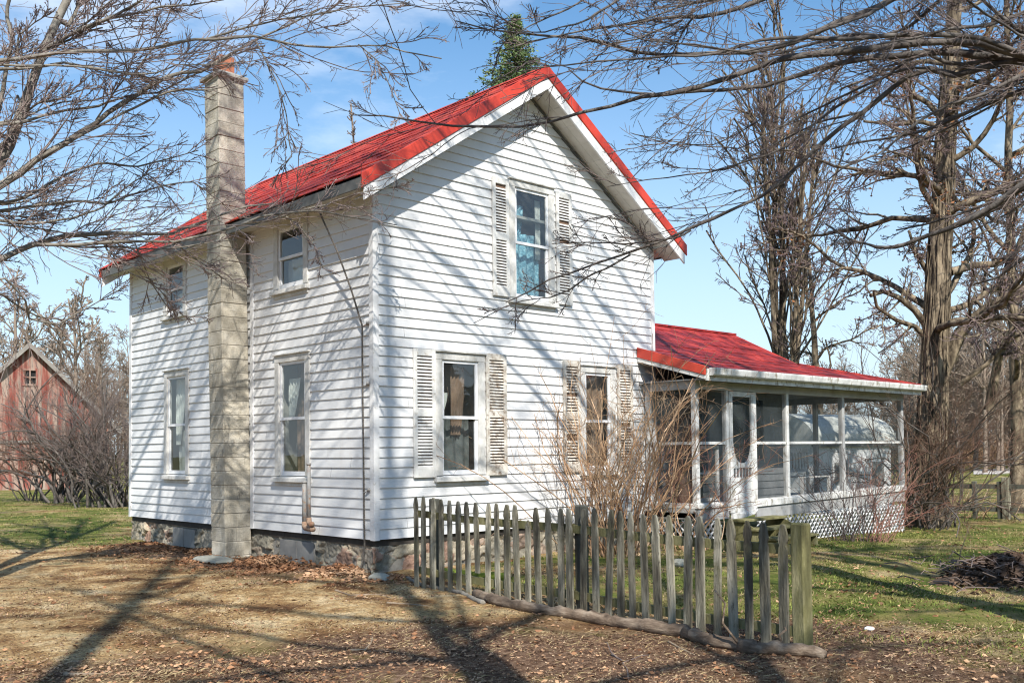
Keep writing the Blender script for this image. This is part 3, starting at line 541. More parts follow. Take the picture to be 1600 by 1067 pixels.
mb.box(WD+.03, 10.22, 1.42, 1.58, 3.462, 3.497); mb.bar((10.2, 0, 2.752), (12.66, -1.33, 2.36), .09, .03)
proof = mb.build('porch_roof', 'red_roof_shaded_worn', house)
mb = MB(); mb.prism([(5.185, -.03, 2.765), (5.185, -1.36, 2.372), (5.185, -1.36, 2.23), (5.185, -.03, 2.60)], (.035, 0, 0)); mb.build('rake_trim', 'red_trim', proof, bevel=.006); mb = MB(); mb.prism([(10.19, 1.5, 3.49), (10.19, .02, 2.76), (10.19, .02, 2.64), (10.19, 1.5, 3.36)], (.03, 0, 0)); mb.build('rake_trim', 'red_trim', proof, bevel=.006)
mb = MB(); mb.prism([(5.20, -.03, 2.599), (5.20, -1.345, 2.229), (5.20, -1.345, 2.17), (5.20, -.03, 2.53)], (.03, 0, 0)); mb.build('rake_fascia', 'porch_paint', proof)
# gutter: open trough with end caps
mb = MB(); prof = [(-1.36, 2.345), (-1.465, 2.345), (-1.465, 2.315), (-1.45, 2.245), (-1.43, 2.225), (-1.36, 2.225)]
mb.prism([(5.30, y, z) for y, z in prof], (7.42, 0, 0)); mb.build('gutter', 'porch_paint', proof, bevel=.004)
mb = MB(); mb.box(5.24, 12.66, -1.355, -1.33, 2.15, 2.335); mb.box(12.64, 12.665, -1.33, 3.4, 2.2, 2.335); mb.build('eave_board', 'porch_paint', proof)
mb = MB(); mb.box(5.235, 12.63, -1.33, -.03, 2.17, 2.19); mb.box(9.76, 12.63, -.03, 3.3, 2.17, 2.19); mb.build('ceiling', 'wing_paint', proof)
mb = MB(); mb.box(X0-.05, 9.74, YP, .0, .02, .10); mb.box(9.75, X1+.04, YP, 3.0, .02, .10); mb.build('porch_floor', 'porch_grey', house)
mb = MB(); mb.hexa([(x, y, z+t) for t in (-.02, .17) for x, y, z in ((X0-.03, YP-.04, -.0), (6.2, YP-.04, -.0), (6.2, YP-.001, -.0), (X0-.03, YP-.001, -.0))]); mb.box(X0-.05, X0-.001, YP+.001, .0, -.0, .17); mb.hexa([(x, y, z+t) for t in (0, .19) for x, y, z in ((7.0, YP-.04, -.07), (X1+.03, YP-.04, -.0), (X1+.03, YP-.001, -.0), (7.0, YP-.001, -.07))])
mb.build('skirt_board', 'porch_grey', house)
mb = MB(); mb.hexa([(x, y, z) for x, y, z in ((X0-.05, YP-.07, .171), (6.22, YP-.07, .171), (6.22, YP+.03, .171), (X0-.05, YP+.03, .171), (X0-.05, YP-.07, .24), (6.22, YP-.07, .22), (6.22, YP+.03, .25), (X0-.05, YP+.03, .27))])
mb.hexa([(x, y, z) for x, y, z in ((7.0, YP-.07, .125), (X1+.05, YP-.07, .20), (X1+.05, YP+.03, .20), (7.0, YP+.03, .125), (7.0, YP-.07, .235), (X1+.05, YP-.07, .31), (X1+.05, YP+.03, .33), (7.0, YP+.03, .26))]); mb.box(X0-.055, X0+.02, YP+.031, .0, .171, .25)
mb.build('porch_sill', 'porch_paint', house, bevel=.005)
for x, y, w in ((X0, YP, .09), (6.20, YP, .07), (7.0, YP, .07), (8.02, YP, .075), (9.98, YP, .085), (X1, YP, .09), (X0, -.1, .07), (X1, .9, .09), (X1, 2.95, .09), (9.9, 2.95, .09)):
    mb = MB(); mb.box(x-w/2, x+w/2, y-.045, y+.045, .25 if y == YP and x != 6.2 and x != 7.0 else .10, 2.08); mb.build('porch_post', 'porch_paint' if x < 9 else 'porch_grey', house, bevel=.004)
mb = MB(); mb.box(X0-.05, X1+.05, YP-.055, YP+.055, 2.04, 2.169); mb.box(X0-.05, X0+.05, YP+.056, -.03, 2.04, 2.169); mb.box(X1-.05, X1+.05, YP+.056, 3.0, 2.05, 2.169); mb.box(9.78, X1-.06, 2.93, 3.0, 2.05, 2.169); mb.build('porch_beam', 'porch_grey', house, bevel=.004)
mb = MB()
for a, b_ in ((X0+.05, 6.16), (7.04, 7.98), (8.06, 9.935), (10.025, X1-.05)): mb.box(a, b_, YP-.02, YP+.02, 1.17, 1.215)
mb.box(X0-.02, X0+.02, YP+.05, -.14, 1.17, 1.215); mb.box(X1-.02, X1+.02, YP+.05, .85, 1.17, 1.215); mb.box(X1-.02, X1+.02, .95, 2.9, 1.17, 1.215); mb.box(9.95, X1-.06, 2.93, 2.97, 1.17, 1.215); mb.build('porch_rail', 'porch_paint', house)
for a, b_ in ((X0+.045, 6.165), (7.035, 7.98), (8.06, 9.935), (10.025, X1-.045)):
    mb = MB(); mb.poly([(a, YP-.01, .24), (b_, YP-.01, .24), (b_, YP-.01, 2.04), (a, YP-.01, 2.04)]); mb.build('porch_screen', 'screen' if a < 8 else 'screen_thin', house)
mb = MB(); mb.poly([(X0, YP+.045, .24), (X0, -.14, .24), (X0, -.14, 2.04), (X0, YP+.045, 2.04)]); mb.build('porch_screen', 'screen', house)
mb = MB(); mb.poly([(X1, YP+.045, .2), (X1, 2.9, .2), (X1, 2.9, 2.05), (X1, YP+.045, 2.05)]); mb.build('porch_screen', 'screen_thin', house)
# loose storm sash standing inside the first bay
mb = MB()
for x0, x1, z0, z1 in ((5.50, 5.55, .27, 1.15), (6.02, 6.09, .27, 1.15), (5.551, 6.019, .27, .32), (5.551, 6.019, 1.1, 1.15), (5.551, 6.019, .70, .73)): mb.box(x0, x1, YP+.06, YP+.09, z0, z1)
ss = mb.build('storm_sash', 'porch_paint', house); mb = MB(); mb.poly([(5.55, YP+.075, .32), (6.02, YP+.075, .32), (6.02, YP+.075, 1.1), (5.55, YP+.075, 1.1)]); mb.build('pane', 'glass', ss)
# screen door with pointed opening, spindles and kick panel
D0, D1, YD = 6.245, 6.955, YP-.035; y0, y1 = YD-.018, YD+.018; mb = MB()
mb.box(D0, D0+.085, y0, y1, .06, 2.03); mb.box(D1-.085, D1, y0, y1, .06, 2.03); a, b_ = D0+.085, D1-.085
mb.box(a, b_, y0+.001, y1-.001, 1.95, 2.03); mb.box(a, b_, y0+.001, y1-.001, .78, .86); mb.box(a, b_, y0+.001, y1-.001, .56, .63); mb.box(a, b_, y0+.008, y1-.008, .16, .56); mb.box(a, b_, y0+.001, y1-.001, .06, .16)
cx = (a+b_)/2; hw = (b_-a)/2
for s in (-1, 1):
    pts = [(cx+s*hw, .86)]; arc = [(cx+s*hw*math.sin(t)**.75, .86+.45*(1-math.cos(t))) for t in np.linspace(0.02, math.pi/2, 9)]
    for p, q in zip(arc[:-1], arc[1:]): mb.prism([(p[0], y0+.004, p[1]), (q[0], y0+.004, q[1]), (cx+s*hw, y0+.004, q[1]), (cx+s*hw, y0+.004, p[1])], (0, .02, 0))
for i in range(1, 6): mb.tube([(a+(b_-a)*i/6, YD, z) for z in (.63, .66, .705, .75, .78)], [.008, .013, .009, .013, .008], 7)
door = mb.build('screen_door', 'porch_paint', house)
mb = MB(); mb.poly([(a, YD+.012, .63), (b_, YD+.012, .63), (b_, YD+.012, 1.95), (a, YD+.012, 1.95)]); mb.build('door_screen', 'screen', door)
mb = MB(); mb.tube([(D0+.05, y0-.002, 1.02), (D0+.05, y0-.04, 1.03), (D0+.05, y0-.04, 1.12), (D0+.05, y0-.002, 1.13)], .007, 6); mb.build('handle', 'rust', door)
mb = MB(); mb.hexa([(6.26, YP-.08, .05), (6.98, YP-.08, .09), (6.98, YP-.03, .09), (6.26, YP-.03, .05), (6.26, YP-.07, -.07), (6.85, YP-.11, .02), (6.85, YP-.07, .02), (6.26, YP-.03, -.07)]); mb.build('threshold', 'porch_paint', house)
# lattice
def lattice(mb, P, u0, u1, z0, z1, w=.036, sp=.135, th=.006):
    for sgn, dd in ((1, 0), (-1, th*1.2)):
        c = -(z1-z0)
        while c < (u1-u0):
            ua, ub = c, c+(z1-z0); za, zb = z0, z1
            if ua < 0: za = z0-ua; ua = 0
            if ub > u1-u0: zb = z1-(ub-(u1-u0)); ub = u1-u0
            if zb-za > .03:
                if sgn < 0: p, q = (u1-ua, za), (u1-ub, zb)
                else: p, q = (u0+ua, za), (u0+ub, zb)
                mb.bar(P(p[0], p[1], dd), P(q[0], q[1], dd), th, w, upv=P(0, 0, 1, True))
            c += sp*1.0
def LP(u, z, d, nrm=False): return (0, -1, 0) if nrm else (u, YP-.015-d, z)
mb = MB(); lattice(mb, LP, 5.42, 6.0, -.44, -.02); mb.build('lattice_skirt', 'lattice', house); mb = MB(); lattice(mb, LP, 7.05, 12.4, -.62, -.07); mb.build('lattice_skirt', 'lattice', house); mb = MB()
lattice(mb, lambda u, z, d, nrm=False: (-1, 0, 0) if nrm else (X0-.015-d, u, z), YP+.02, -.02, -.40, -.0)
mb.build('lattice_skirt', 'lattice', house)
# ------------------------------------------------------------------ things by the porch
t = empty('wooden_steps', (6.65, -1.5, GZ), 'mossy green wooden steps below the porch screen door', 'steps')
for i, (y, z) in enumerate(((-1.32, -.04), (-1.60, -.17), (-1.88, -.30))): mb = MB(); mb.box(6.0, 7.28, y-.15, y+.13, z-.02, z+.02); mb.build('tread', 'mossy_wood', t, bevel=.006)
for x in (6.04, 7.2): mb = MB(); mb.prism([(x, -1.10, -.07), (x, -1.45, -.07), (x, -2.03, -.34), (x, -2.03, -.47), (x, -1.10, -.47)], (.04, 0, 0)); mb.build('stringer', 'mossy_wood', t)
t = empty('slatted_bench', (11.0, .3, .1), 'grey slatted bench seen through the porch screens', 'bench')
mb = MB()
for i in range(4): mb.box(10.45, 11.55, .10+i*.12, .20+i*.12, .50, .525)
mb.build('seat', 'porch_paint', t); mb = MB(); mb.box(10.45, 11.55, .60, .63, 1.0, 1.09); mb.box(10.45, 11.55, .60, .63, .60, .66)
for i in range(10): mb.box(10.48+i*.116, 10.53+i*.116, .605, .625, .661, .999)
mb.build('backrest', 'porch_paint', t)
for x in (10.45, 11.5):
    for y in (.10, .58): mb = MB(); mb.box(x, x+.05, y, y+.05, .10, .499 if y < .3 else .6); mb.build('leg', 'porch_paint', t)
# ------------------------------------------------------------------ picket fence
def hp(px, py):
    d = ray(px, py); t = (-.30+.058*CP[1]-CP[0])/(d[0]-.058*d[1]); return CP+d*t
fx = lambda y: -.30+.058*y
FD = np.array([.058, 1., 0])/math.hypot(.058, 1); FN = np.array([-FD[1], FD[0], 0])   # along the fence, and towards the camera
fence = empty('picket_fence', (-.52, -3.9, GZ), 'weathered grey picket fence run standing before the house, mossy end post', 'fence')
tops = [652.5, 665, 678, 691.6, 705, 718.4, 733.5, 747.7, 763, 779, 794, 810, 826, 843, 861.7, 877.7, 893, 912, 931.7, 950, 970.5, 989, 1009, 1028.7, 1050, 1074, 1094, 1120, 1146, 1170, 1196, 1224]
ty = [776, 775, 777, 779, 780, 782, 783, 784, 785, 786, 787, 788, 812, 792, 793, 793, 793, 793, 793, 795, 797, 799, 801, 802, 804, 805, 805, 808, 810, 811, 814, 817]
r = np.random.default_rng(3)
for i, (px, py) in enumerate(zip(tops, ty)):
    T = hp(px, py); y = T[1]; z1 = T[2]; z0 = GZ-.03+r.uniform(0, .04); w = .083*r.uniform(.85, 1.12); lean = r.normal(0, .02)
    if i in (14, 13): lean = .035
    if i == 7: z0 = -.17
    h = z1-z0; pr = [(-.5, 0), (.5, 0), (.5, h-.20), (.38, h-.165), (.52, h-.125), (.46, h-.085), (.24, h-.015), (.12, h+r.uniform(-.012, .002))]
    if i == 12: pr = [(-.5, 0), (.5, 0), (.5, h-.05), (.2, h-.06), (.1, h)]
    pr = pr+[(-a, b_) for a, b_ in pr[::-1] if a > 0 and b_ > 0.01]
    pr = [(a+r.normal(0, .02), b_) for a, b_ in pr]
    base = np.array([fx(y), y, z0])+FN*(.03+(.012 if i in (1, 16) else 0)); mb = MB()
    mb.prism([base+FD*(a*w+lean*b_)+np.array([0, 0, b_]) for a, b_ in pr], -FN*.02); mb.build('picket', 'fence_wood', fence, bevel=.003)
ya, yb = hp(650, 900)[1], hp(1247, 1000)[1]
def frail(za0, za1, y_a, y_b, nm='rail'):
    n_ = 9; pts = [np.array([fx(y_a+(y_b-y_a)*t), y_a+(y_b-y_a)*t, za0+(za1-za0)*t-.015*math.sin(t*math.pi)]) for t in np.linspace(0, 1, n_)]
    mb = MB()
    for p, q in zip(pts[:-1], pts[1:]): mb.bar(p-FN*.012, q-FN*.012, .035, .075)
    mb.build(nm, 'mossy_wood', fence)
ym = hp(897, 900)[1]
frail(.405, .37, ya-.02, ym); frail(-.23, -.25, ya-.02, ym); frail(.365, .335, ym, yb); frail(-.25, -.275, ym, yb)
def fpost(px, ztop, w, m_, off, cap=.02):
    y = hp(px, 900)[1]; c_ = np.array([fx(y), y, 0])-FN*off; mb = MB(); a, q = FD*w/2, FN*w/2
    mb.hexa([c_-a-q+[0, 0, GZ-.15], c_+a-q+[0, 0, GZ-.15], c_+a+q+[0, 0, GZ-.15], c_-a+q+[0, 0, GZ-.15], c_-a-q+[0, 0, ztop], c_+a-q+[0, 0, ztop], c_+a+q+[0, 0, ztop+.006], c_-a+q+[0, 0, ztop]]); mb.build('post', m_, fence, bevel=.012)
fpost(672, .575, .10, 'fence_post_dark', .07); fpost(901, .585, .10, 'fence_post_dark', .07); fpost(1247, .535, .115, 'fence_post', .045)
# ------------------------------------------------------------------ logs, sticks, stones
def lying(name, pix, w0, w1, m_, label, cat, group=None, lift=.5, K=60, n=12, bump=.10, stubs=()):
    pts = [on(x, y, 2, GZ) for x, y in pix]; pts = [np.array([p[0], p[1], float(gh(p[0], p[1]))]) for p in pts]
    q, rr = resample(pts, np.linspace(w0, w1, len(pts)), K); rr = rr*(1+RNG.normal(0, bump, K)); q[:, 2] += rr*lift; q[1:-1, :2] += RNG.normal(0, rr[0]*.12, (K-2, 2))
    o = empty(name, tuple(q[0]), label, cat, group); mb = MB(); mb.tube(q, rr, n); mb.build('stem', m_, o, smooth=True)
    for (f, dx, dy, dz, r0) in stubs:
        p = q[int(f*(K-1))]; s = np.array([dx, dy, dz]); mb = MB(); mb.tube([p, p+s*.4+RNG.normal(0, .02, 3), p+s*.75+RNG.normal(0, .02, 3), p+s], [r0, r0*.9, r0*.7, r0*.45], 6); mb.build('side_branch', m_, o, smooth=True)
    return o
lying('fallen_log', [(742, 938), (780, 950), (830, 960), (880, 966), (955, 976), (1012, 986), (1078, 996)], .05, .056, 'log_bark', 'long brown log lying along the front of the picket fence', 'log', lift=.75)
lying('fallen_log', [(1072, 996), (1112, 1010), (1162, 1018)], .052, .046, 'log_bark', 'middle piece of bark covered log butting the long one by the fence', 'log', lift=.8, K=14)
lying('fallen_log', [(1158, 1020), (1200, 1026), (1250, 1029), (1290, 1033)], .05, .042, 'log_bark', 'pale peeling log with a twig stub under the mossy end post', 'log', lift=.8, K=16, stubs=((.55, .02, .0, .16, .014), (.05, -.1, .16, .42, .011)))
lying('fallen_branch', [(636, 902), (662, 917), (700, 923), (722, 931), (742, 943), (756, 948)], .018, .024, 'bark_grey', 'thin grey branch lying at the foot of the first pickets', 'branch')
lying('mossy_log', [(686, 893), (712, 897), (745, 903), (790, 905)], .06, .05, 'moss', 'green moss covered log behind the first pickets', 'log')
lying('fallen_branch', [(524, 924), (548, 931), (575, 930), (592, 929), (612, 937)], .012, .006, 'twig_pale', 'pale crooked stick below the corner of the stone foundation', 'branch')
lying('fallen_branch', [(605, 944), (640, 947), (672, 950)], .010, .005, 'twig_pale', 'straight pale stick in the trunk shadow before the fence', 'branch')
lying('fallen_branch', [(545, 1014), (570, 1015), (580, 1003), (582, 995)], .010, .005, 'twig_pale', 'hooked thin stick on the shaded dirt', 'branch')
lying('fallen_branch', [(100, 1052), (125, 1053), (150, 1052), (174, 1049)], .014, .008, 'twig_pale', 'pale stick beside the green moss patch in the left dirt', 'branch')
lying('fallen_branch', [(955, 1020), (970, 1030), (980, 1045), (982, 1060)], .007, .004, 'twig', 'dark forked twig on the leaf litter below the log', 'branch', stubs=((.2, .2, .3, .05, .005), (.4, .18, -.1, .04, .005)))
lying('fallen_branch', [(1045, 1002), (1065, 1013), (1085, 1023)], .009, .005, 'twig_pale', 'pale stick leaning off the long log', 'branch')
lying('fallen_branch', [(248, 942), (262, 937), (282, 928)], .008, .004, 'twig_pale', 'short straight twig on the bare tan dirt', 'branch')
def rock(px, py, s, label, m_='stone_flat', seed=1, h=.5):
    p = on(px, py, 2, GZ); mb = MB(); stone(mb, (p[0], p[1], float(gh(p[0], p[1]))+s[2]*h), s, seed); tag(mb.build('stone', m_, None, bevel=.01), label, 'stone')
rock(334, 876, (.22, .46, .05), 'flat grey slab lying on leaves at the chimney foot', seed=3)
rock(594, 904, (.10, .16, .06), 'small grey stone by the foundation corner', seed=4)
rock(1062, 884, (.10, .09, .07), 'round pale stone on the grass behind the fence', seed=5)
rock(1358, 985, (.04, .04, .02), 'tiny white stone on the right lawn', 'sash', seed=6)
# ------------------------------------------------------------------ shrubs
def inb(P): return P
def shrub(name, label, base, n, L_, R0, spread, m_, group=None, bias=(0, 0, 0), sag=.5, disc=.35, tw=(5, 4), K=9, twm=None, wob=.13, up_=1.1, cat='shrub', lr=.38):
    o = empty(name, tuple(base), label, cat, group); S = np.array(base)+np.c_[RNG.normal(0, disc, n), RNG.normal(0, disc*.7, n), np.zeros(n)]
    D = norm(np.c_[RNG.normal(0, spread, n), RNG.normal(0, spread, n), np.full(n, up_)]+np.array(bias)+np.c_[(S-np.array(base))[:, :2]*.6, np.zeros(n)]); Ln = L_*RNG.uniform(.45, 1.1, n)
    out = [S]; cur = S; d = D
    for k in range(K-1):
        d = norm(d+RNG.normal(size=d.shape)*wob*np.array([1, 1, .6])); d[:, 2] -= sag*k/K/K*2; d = norm(d); cur = cur+d*(Ln/(K-1))[:, None]; out.append(cur)
    P = np.stack(out, 1); R = R0*RNG.uniform(.6, 1.25, n)[:, None]*np.linspace(1, .35, K)[None]
    bulk('stems', *tubes(P, R, 5), m_, o, True)
    P2, R2 = spawn(P, R, tw[0], 6, .3, .97, 38, lr, .6, .2, .25, amin=.0026); parts = [tubes(P2, R2, 3)]
    if tw[1]: P3, R3 = spawn(P2, R2, tw[1], 4, .25, 1, 42, .55, .8, .22, .1, amin=.0020); parts.append(tubes(P3, R3, 3))
    bulk('twigs', *joinVF(parts), twm or m_, o, True); return o
shrub('forsythia_bush', 'tall leafless tan caned bush in front of the lower right window', (3.55, -.95, GZ), 74, 3.15, .0115, .20, 'cane_tan', sag=.6, disc=.28, tw=(5, 3), wob=.17)
shrub('forsythia_bush', 'leafless tan bush arching across the left porch screen', (4.75, -1.25, GZ), 22, 2.5, .010, .28, 'cane_tan', bias=(.06, 0, 0), sag=.9, disc=.25, tw=(8, 4), wob=.2, twm='cane_red')
shrub('bare_bush', 'dark upright leafless bush before the porch lattice', (8.55, -1.9, -.53), 30, 1.7, .008, .2, 'cane_dark', bias=(.1, 0, 0), sag=.3, disc=.2, tw=(4, 3), wob=.2)
shrub('bare_bush', 'reddish bare bush leaning right at the porch corner', (8.95, -2.15, -.55), 28, 2.1, .008, .18, 'cane_red', bias=(.95, .2, 0), sag=.4, disc=.18, tw=(4, 3), wob=.18)
shrub('thicket', 'brown tangled thicket around the big oak trunk', (13.7, -.95, -.64), 34, 4.3, .022, .24, 'bark_dark', sag=.6, disc=.35, tw=(10, 8), twm='twig_bush', wob=.34, lr=.5)
shrub('thicket', 'low tan thicket beside the far wooden fence', (17.2, .2, -.64), 40, 1.3, .010, .55, 'cane_tan', sag=.7, disc=1.2, tw=(6, 3), twm='twig_far')
p = on(100, 785, 2, GZ); shrub('bare_bush', 'big brown many stemmed bush in front of the red barn', (p[0], p[1], gh(p[0], p[1])), 30, 4.7, .055, .30, 'bark_dark', sag=.05, disc=.35, up_=1.7, tw=(10, 9), twm='twig_bush', lr=.5, wob=.3)
p = on(50, 782, 2, GZ); shrub('bare_bush', 'thin brown bush at the left end of the barn wall', (p[0], p[1], gh(p[0], p[1])), 12, 3.6, .03, .34, 'bark_dark', up_=1.5, sag=.05, disc=.3, tw=(10, 9), twm='twig_bush', lr=.5, wob=.28)
p = on(176, 792, 2, GZ); ob = shrub('bare_bush', 'dark dense bush between the barn and the house', (p[0], p[1], gh(p[0], p[1])), 32, 4.4, .04, .26, 'bark_dark', up_=1.8, sag=.05, disc=.45, tw=(11, 10), twm='twig', lr=.5, wob=.28)
p = on(1497, 905, 2, GZ); shrub('sapling', 'single thin pale sapling stick on the right lawn', (p[0], p[1], gh(p[0], p[1])), 1, .62, .006, .12, 'twig_pale', disc=.01, tw=(2, 0), cat='sapling')
# brush heap at the right edge
p = on(1575, 905, 2, GZ); o = empty('brush_pile', (p[0], p[1], GZ), 'dark heap of leaves and cut twigs on the right lawn', 'brush pile')
th = np.linspace(0, 2*math.pi, 40)[:-1]; V = []; 
for i in range(12):
    f = i/11
    for t in th: q = 1+.18*math.sin(3*t+1)+.1*math.sin(7*t+f*4); V.append((p[0]+.1+1.15*f*q*math.cos(t), p[1]+.75*f*q*math.sin(t), GZ-.06+.27*(1-f**1.7)*(1+.25*math.sin(5*t+9*f))))
i = np.arange(12*39).reshape(12, 39); F = np.stack([i[:-1], np.roll(i[:-1], -1, 1), np.roll(i[1:], -1, 1), i[1:]], -1).reshape(-1, 4); bulk('mound', V, F, 'heap_soil', o, True); C = np.c_[p[0]+.1+RNG.normal(0, .55, 2600), p[1]+RNG.normal(0, .36, 2600), np.zeros(2600)]; rr_ = np.hypot((C[:, 0]-p[0]-.1)/1.15, (C[:, 1]-p[1])/.75); C[:, 2] = GZ-.05+.29*np.clip(1-rr_**1.7, 0, 1)+RNG.uniform(0, .05, 2600); bulk('leaves', *leafquads(C, .04, flat=.3), 'leaf_heap', o)
n_ = 260; S = np.c_[p[0]+.1+RNG.normal(0, .6, n_), p[1]+RNG.normal(0, .4, n_), GZ+RNG.uniform(.0, .25, n_)]; A = RNG.uniform(0, 6.28, n_); D = np.c_[np.cos(A), np.sin(A), RNG.normal(0, .15, n_)]; Ln = RNG.uniform(.12, .45, n_)[:, None]
bulk('twigs', *tubes(np.stack([S, S+D*Ln*.5+RNG.normal(0, .03, (n_, 3)), S+D*Ln], 1), np.full((n_, 3), .006), 4), 'twig', o)
# ------------------------------------------------------------------ trees
def rugged(P, R, rings=110, S=30, amp=.16, seed=1):
    r = np.random.default_rng(seed); t = np.linspace(0, len(P)-1, rings); p = np.stack([np.interp(t, np.arange(len(P)), P[:, c]) for c in range(3)], 1); q = np.interp(t, np.arange(len(P)), R); w = np.linspace(0, 2*math.pi, S, endpoint=False); A, Zz = np.meshgrid(w, p[:, 2]); sx_, sy_ = np.cos(A)*2.2, np.sin(A)*2.2
    f = 1+amp*(.55*np.abs(nz(sx_*2+Zz*.25, sy_*2-Zz*.2, 2.2, seed))+.5*nz(sx_*3.2+Zz*1.3, sy_*3.2+Zz*.9, 2.5, seed+1)+.35*r.normal(0, .5, A.shape))
    V = p[:, None]+(q[:, None]*f)[..., None]*np.stack([np.cos(A), np.sin(A), 0*A], -1); i = np.arange(rings*S).reshape(rings, S); a, b_ = i[:-1], i[1:]
    return V.reshape(-1, 3), np.stack([a, np.roll(a, -1, 1), np.roll(b_, -1, 1), b_], -1).reshape(-1, 4)
def finish(o, P0, R0, limbs, twigs, bark, tw, trunk_sides=12):
    if P0 is not None and R0[0][5] > .2: bulk('trunk', *rugged(P0[0], R0[0]*.9), bark, o, True)
    elif P0 is not None: bulk('trunk', *tubes(P0, R0, trunk_sides), bark, o, True)
    if limbs: bulk('limbs', *joinVF([tubes(a, b_, 6) for a, b_ in limbs]), bark, o, True)
    if twigs: bulk('twigs', *joinVF([tubes(a, b_, 3) for a, b_ in twigs]), tw, o, True)
def baretree(name, label, base, top, r0, r1, n, ang, lr, bark, tw, group=None, t0=.35, wob=.10, up_=.25, amin=(.01, .005, .003), seed=0, stems=1, cat='tree', twob=.03, planar=0., sag=0., rk=.55):
    global RNG
    RNG = np.random.default_rng(1000+seed); base = np.array(base, float); top = np.array(top, float); o = empty(name, tuple(base), label, cat, group); PP = []; RR = []
    for s in range(stems):
        off = np.array([0, 0, 0]) if s == 0 else np.r_[RNG.normal(0, .085*np.linalg.norm(top-base), 2), -RNG.uniform(.05, .25)*(top-base)[2]]
        P, R = stemline(base+(off*[.06, .06, 0]), top+off, r0*(1 if s == 0 else .75), r1, 16, twob, seed+s); PP.append(P); RR.append(flare(R))
    P = np.stack(PP); R = np.stack(RR)
    P1, R1 = spawn(P, R, n[0], 12, t0, .98, ang, lr, rk, wob, up_, amin=amin[0], planar=planar, sag=sag)
    P2, R2 = spawn(P1, R1, n[1], 8, .2, .97, 42, .42, .55, wob*1.2, up_*.6, amin=amin[1], planar=planar*.5)
    tw_ = []
    if len(n) > 2 and n[2]: P3, R3 = spawn(P2, R2, n[2], 6, .15, 1, 40, .48, .6, wob*1.4, up_*.4, amin=amin[2]); tw_.append((P3, R3))
    if len(n) > 3 and n[3]: P4, R4 = spawn(P3, R3, n[3], 4, .2, 1, 42, .5, .8, .18, .05, amin=amin[2]); tw_.append((P4, R4))
    finish(o, P, R, [(P1, R1), (P2, R2)], tw_, bark, tw); return o, (tw_[-1][0] if tw_ else P2)
def px_limbs(specs):
    out = []
    for pix, w0, w1, d0, d1 in specs:
        t = np.linspace(0, 1, len(pix)); d = d0+(d1-d0)*t; pts = [at(x, y, dd) for (x, y), dd in zip(pix, d)]
        out.append(resample(pts, (w0+(w1-w0)*t)*d/FPX/2, 26))
    return np.stack([a for a, _ in out]), np.stack([b_ for _, b_ in out])
def companions(specs, n_, seed, keep):
    r = np.random.default_rng(seed); out = []
    for pix, w0, w1, d0, d1 in specs:
        if not keep(pix, w0): continue
        for k in range(n_):
            a = r.uniform(-.25, .25); dy0, dx = r.normal(0, 22), r.normal(0, 12); c = np.array(pix, float); t = np.linspace(0, 1, len(c)); c[:, 0] += dx*t; c[:, 1] += dy0*np.minimum(1, t*2.5)+a*(c[:, 0]-c[0, 0])*t*.6; c[:, 1] += r.normal(0, 4, len(c))*t
            m_ = max(4, int(len(c)*r.uniform(.5, .9))); dd = r.normal(0, .5); out.append(([tuple(q) for q in c[:m_]], w0*.6, max(1.3, w1*.8), d0, d1+dd))
    return out
def limbtree(name, label, trunk, rtr, specs, n, bark, tw, ang=(31, 33, 36), lr=(.34, .5, .55), group=None, amin=(.0055, .0034, .0026), up_=.05, t0=.06, planar=.2, high=(), second=None, lw=1.):
    global RNG
    RNG = np.random.default_rng(len(specs)*7+3); o = empty(name, tuple(trunk[0]), label, 'tree', group); q, rr = resample(trunk, np.array(rtr, float), 24); P, R = px_limbs(specs); R = R*lw
    # give each traced limb its own small bends
    K = P.shape[1]; w = np.cumsum(RNG.normal(0, 1, P.shape)*R[:, :1, None]*.20, 1); R = R*(1+RNG.normal(0, .07, R.shape)); w *= np.sin(np.linspace(0, math.pi, K))[None, :, None]; P = P+w
    if high:   # limbs of the same tree above the picture: they throw the branch shadows on the walls
        H = [resample(np.array([a, (np.array(a)+np.array(b_))/2+[0, 0, sg], b_]), np.array([r0, (r0+r1)/2, r1]), K) for a, b_, r0, r1, sg in high]; HP = np.stack([h_[0] for h_ in H]); HR_ = np.stack([h_[1] for h_ in H])
        HP = HP+np.cumsum(RNG.normal(0, .035, HP.shape), 1)*np.sin(np.linspace(.0, math.pi/2, K))[None, :, None]; P = np.concatenate([P, HP]); R = np.concatenate([R, HR_])
    P1, R1 = spawn(P, R, n[0], 9, t0, 1, ang[0], lr[0], .34, .11, up_, amin=amin[0], planar=planar, lmin=.2, lvar=.7)
    P2, R2 = spawn(P1, R1, n[1], 6, .15, 1, ang[1], lr[1], .6, .12, up_, amin=amin[1]); P3, R3 = spawn(P2, R2, n[2], 4, .15, 1, ang[2], lr[2], .8, .16, 0, amin=amin[2])
    Q_, S_ = q[None], flare(rr)[None]
    if second: q2, r2 = resample(second, np.linspace(.16, .06, len(second)), 24); Q_ = np.concatenate([Q_, q2[None]]); S_ = np.concatenate([S_, r2[None]])
    finish(o, Q_, S_, [(P, R)], [(P1, R1), (P2, R2), (P3, R3)], bark, tw); return o, P3
gx = lambda x, y: (x, y, float(gh(x, y))-.05)
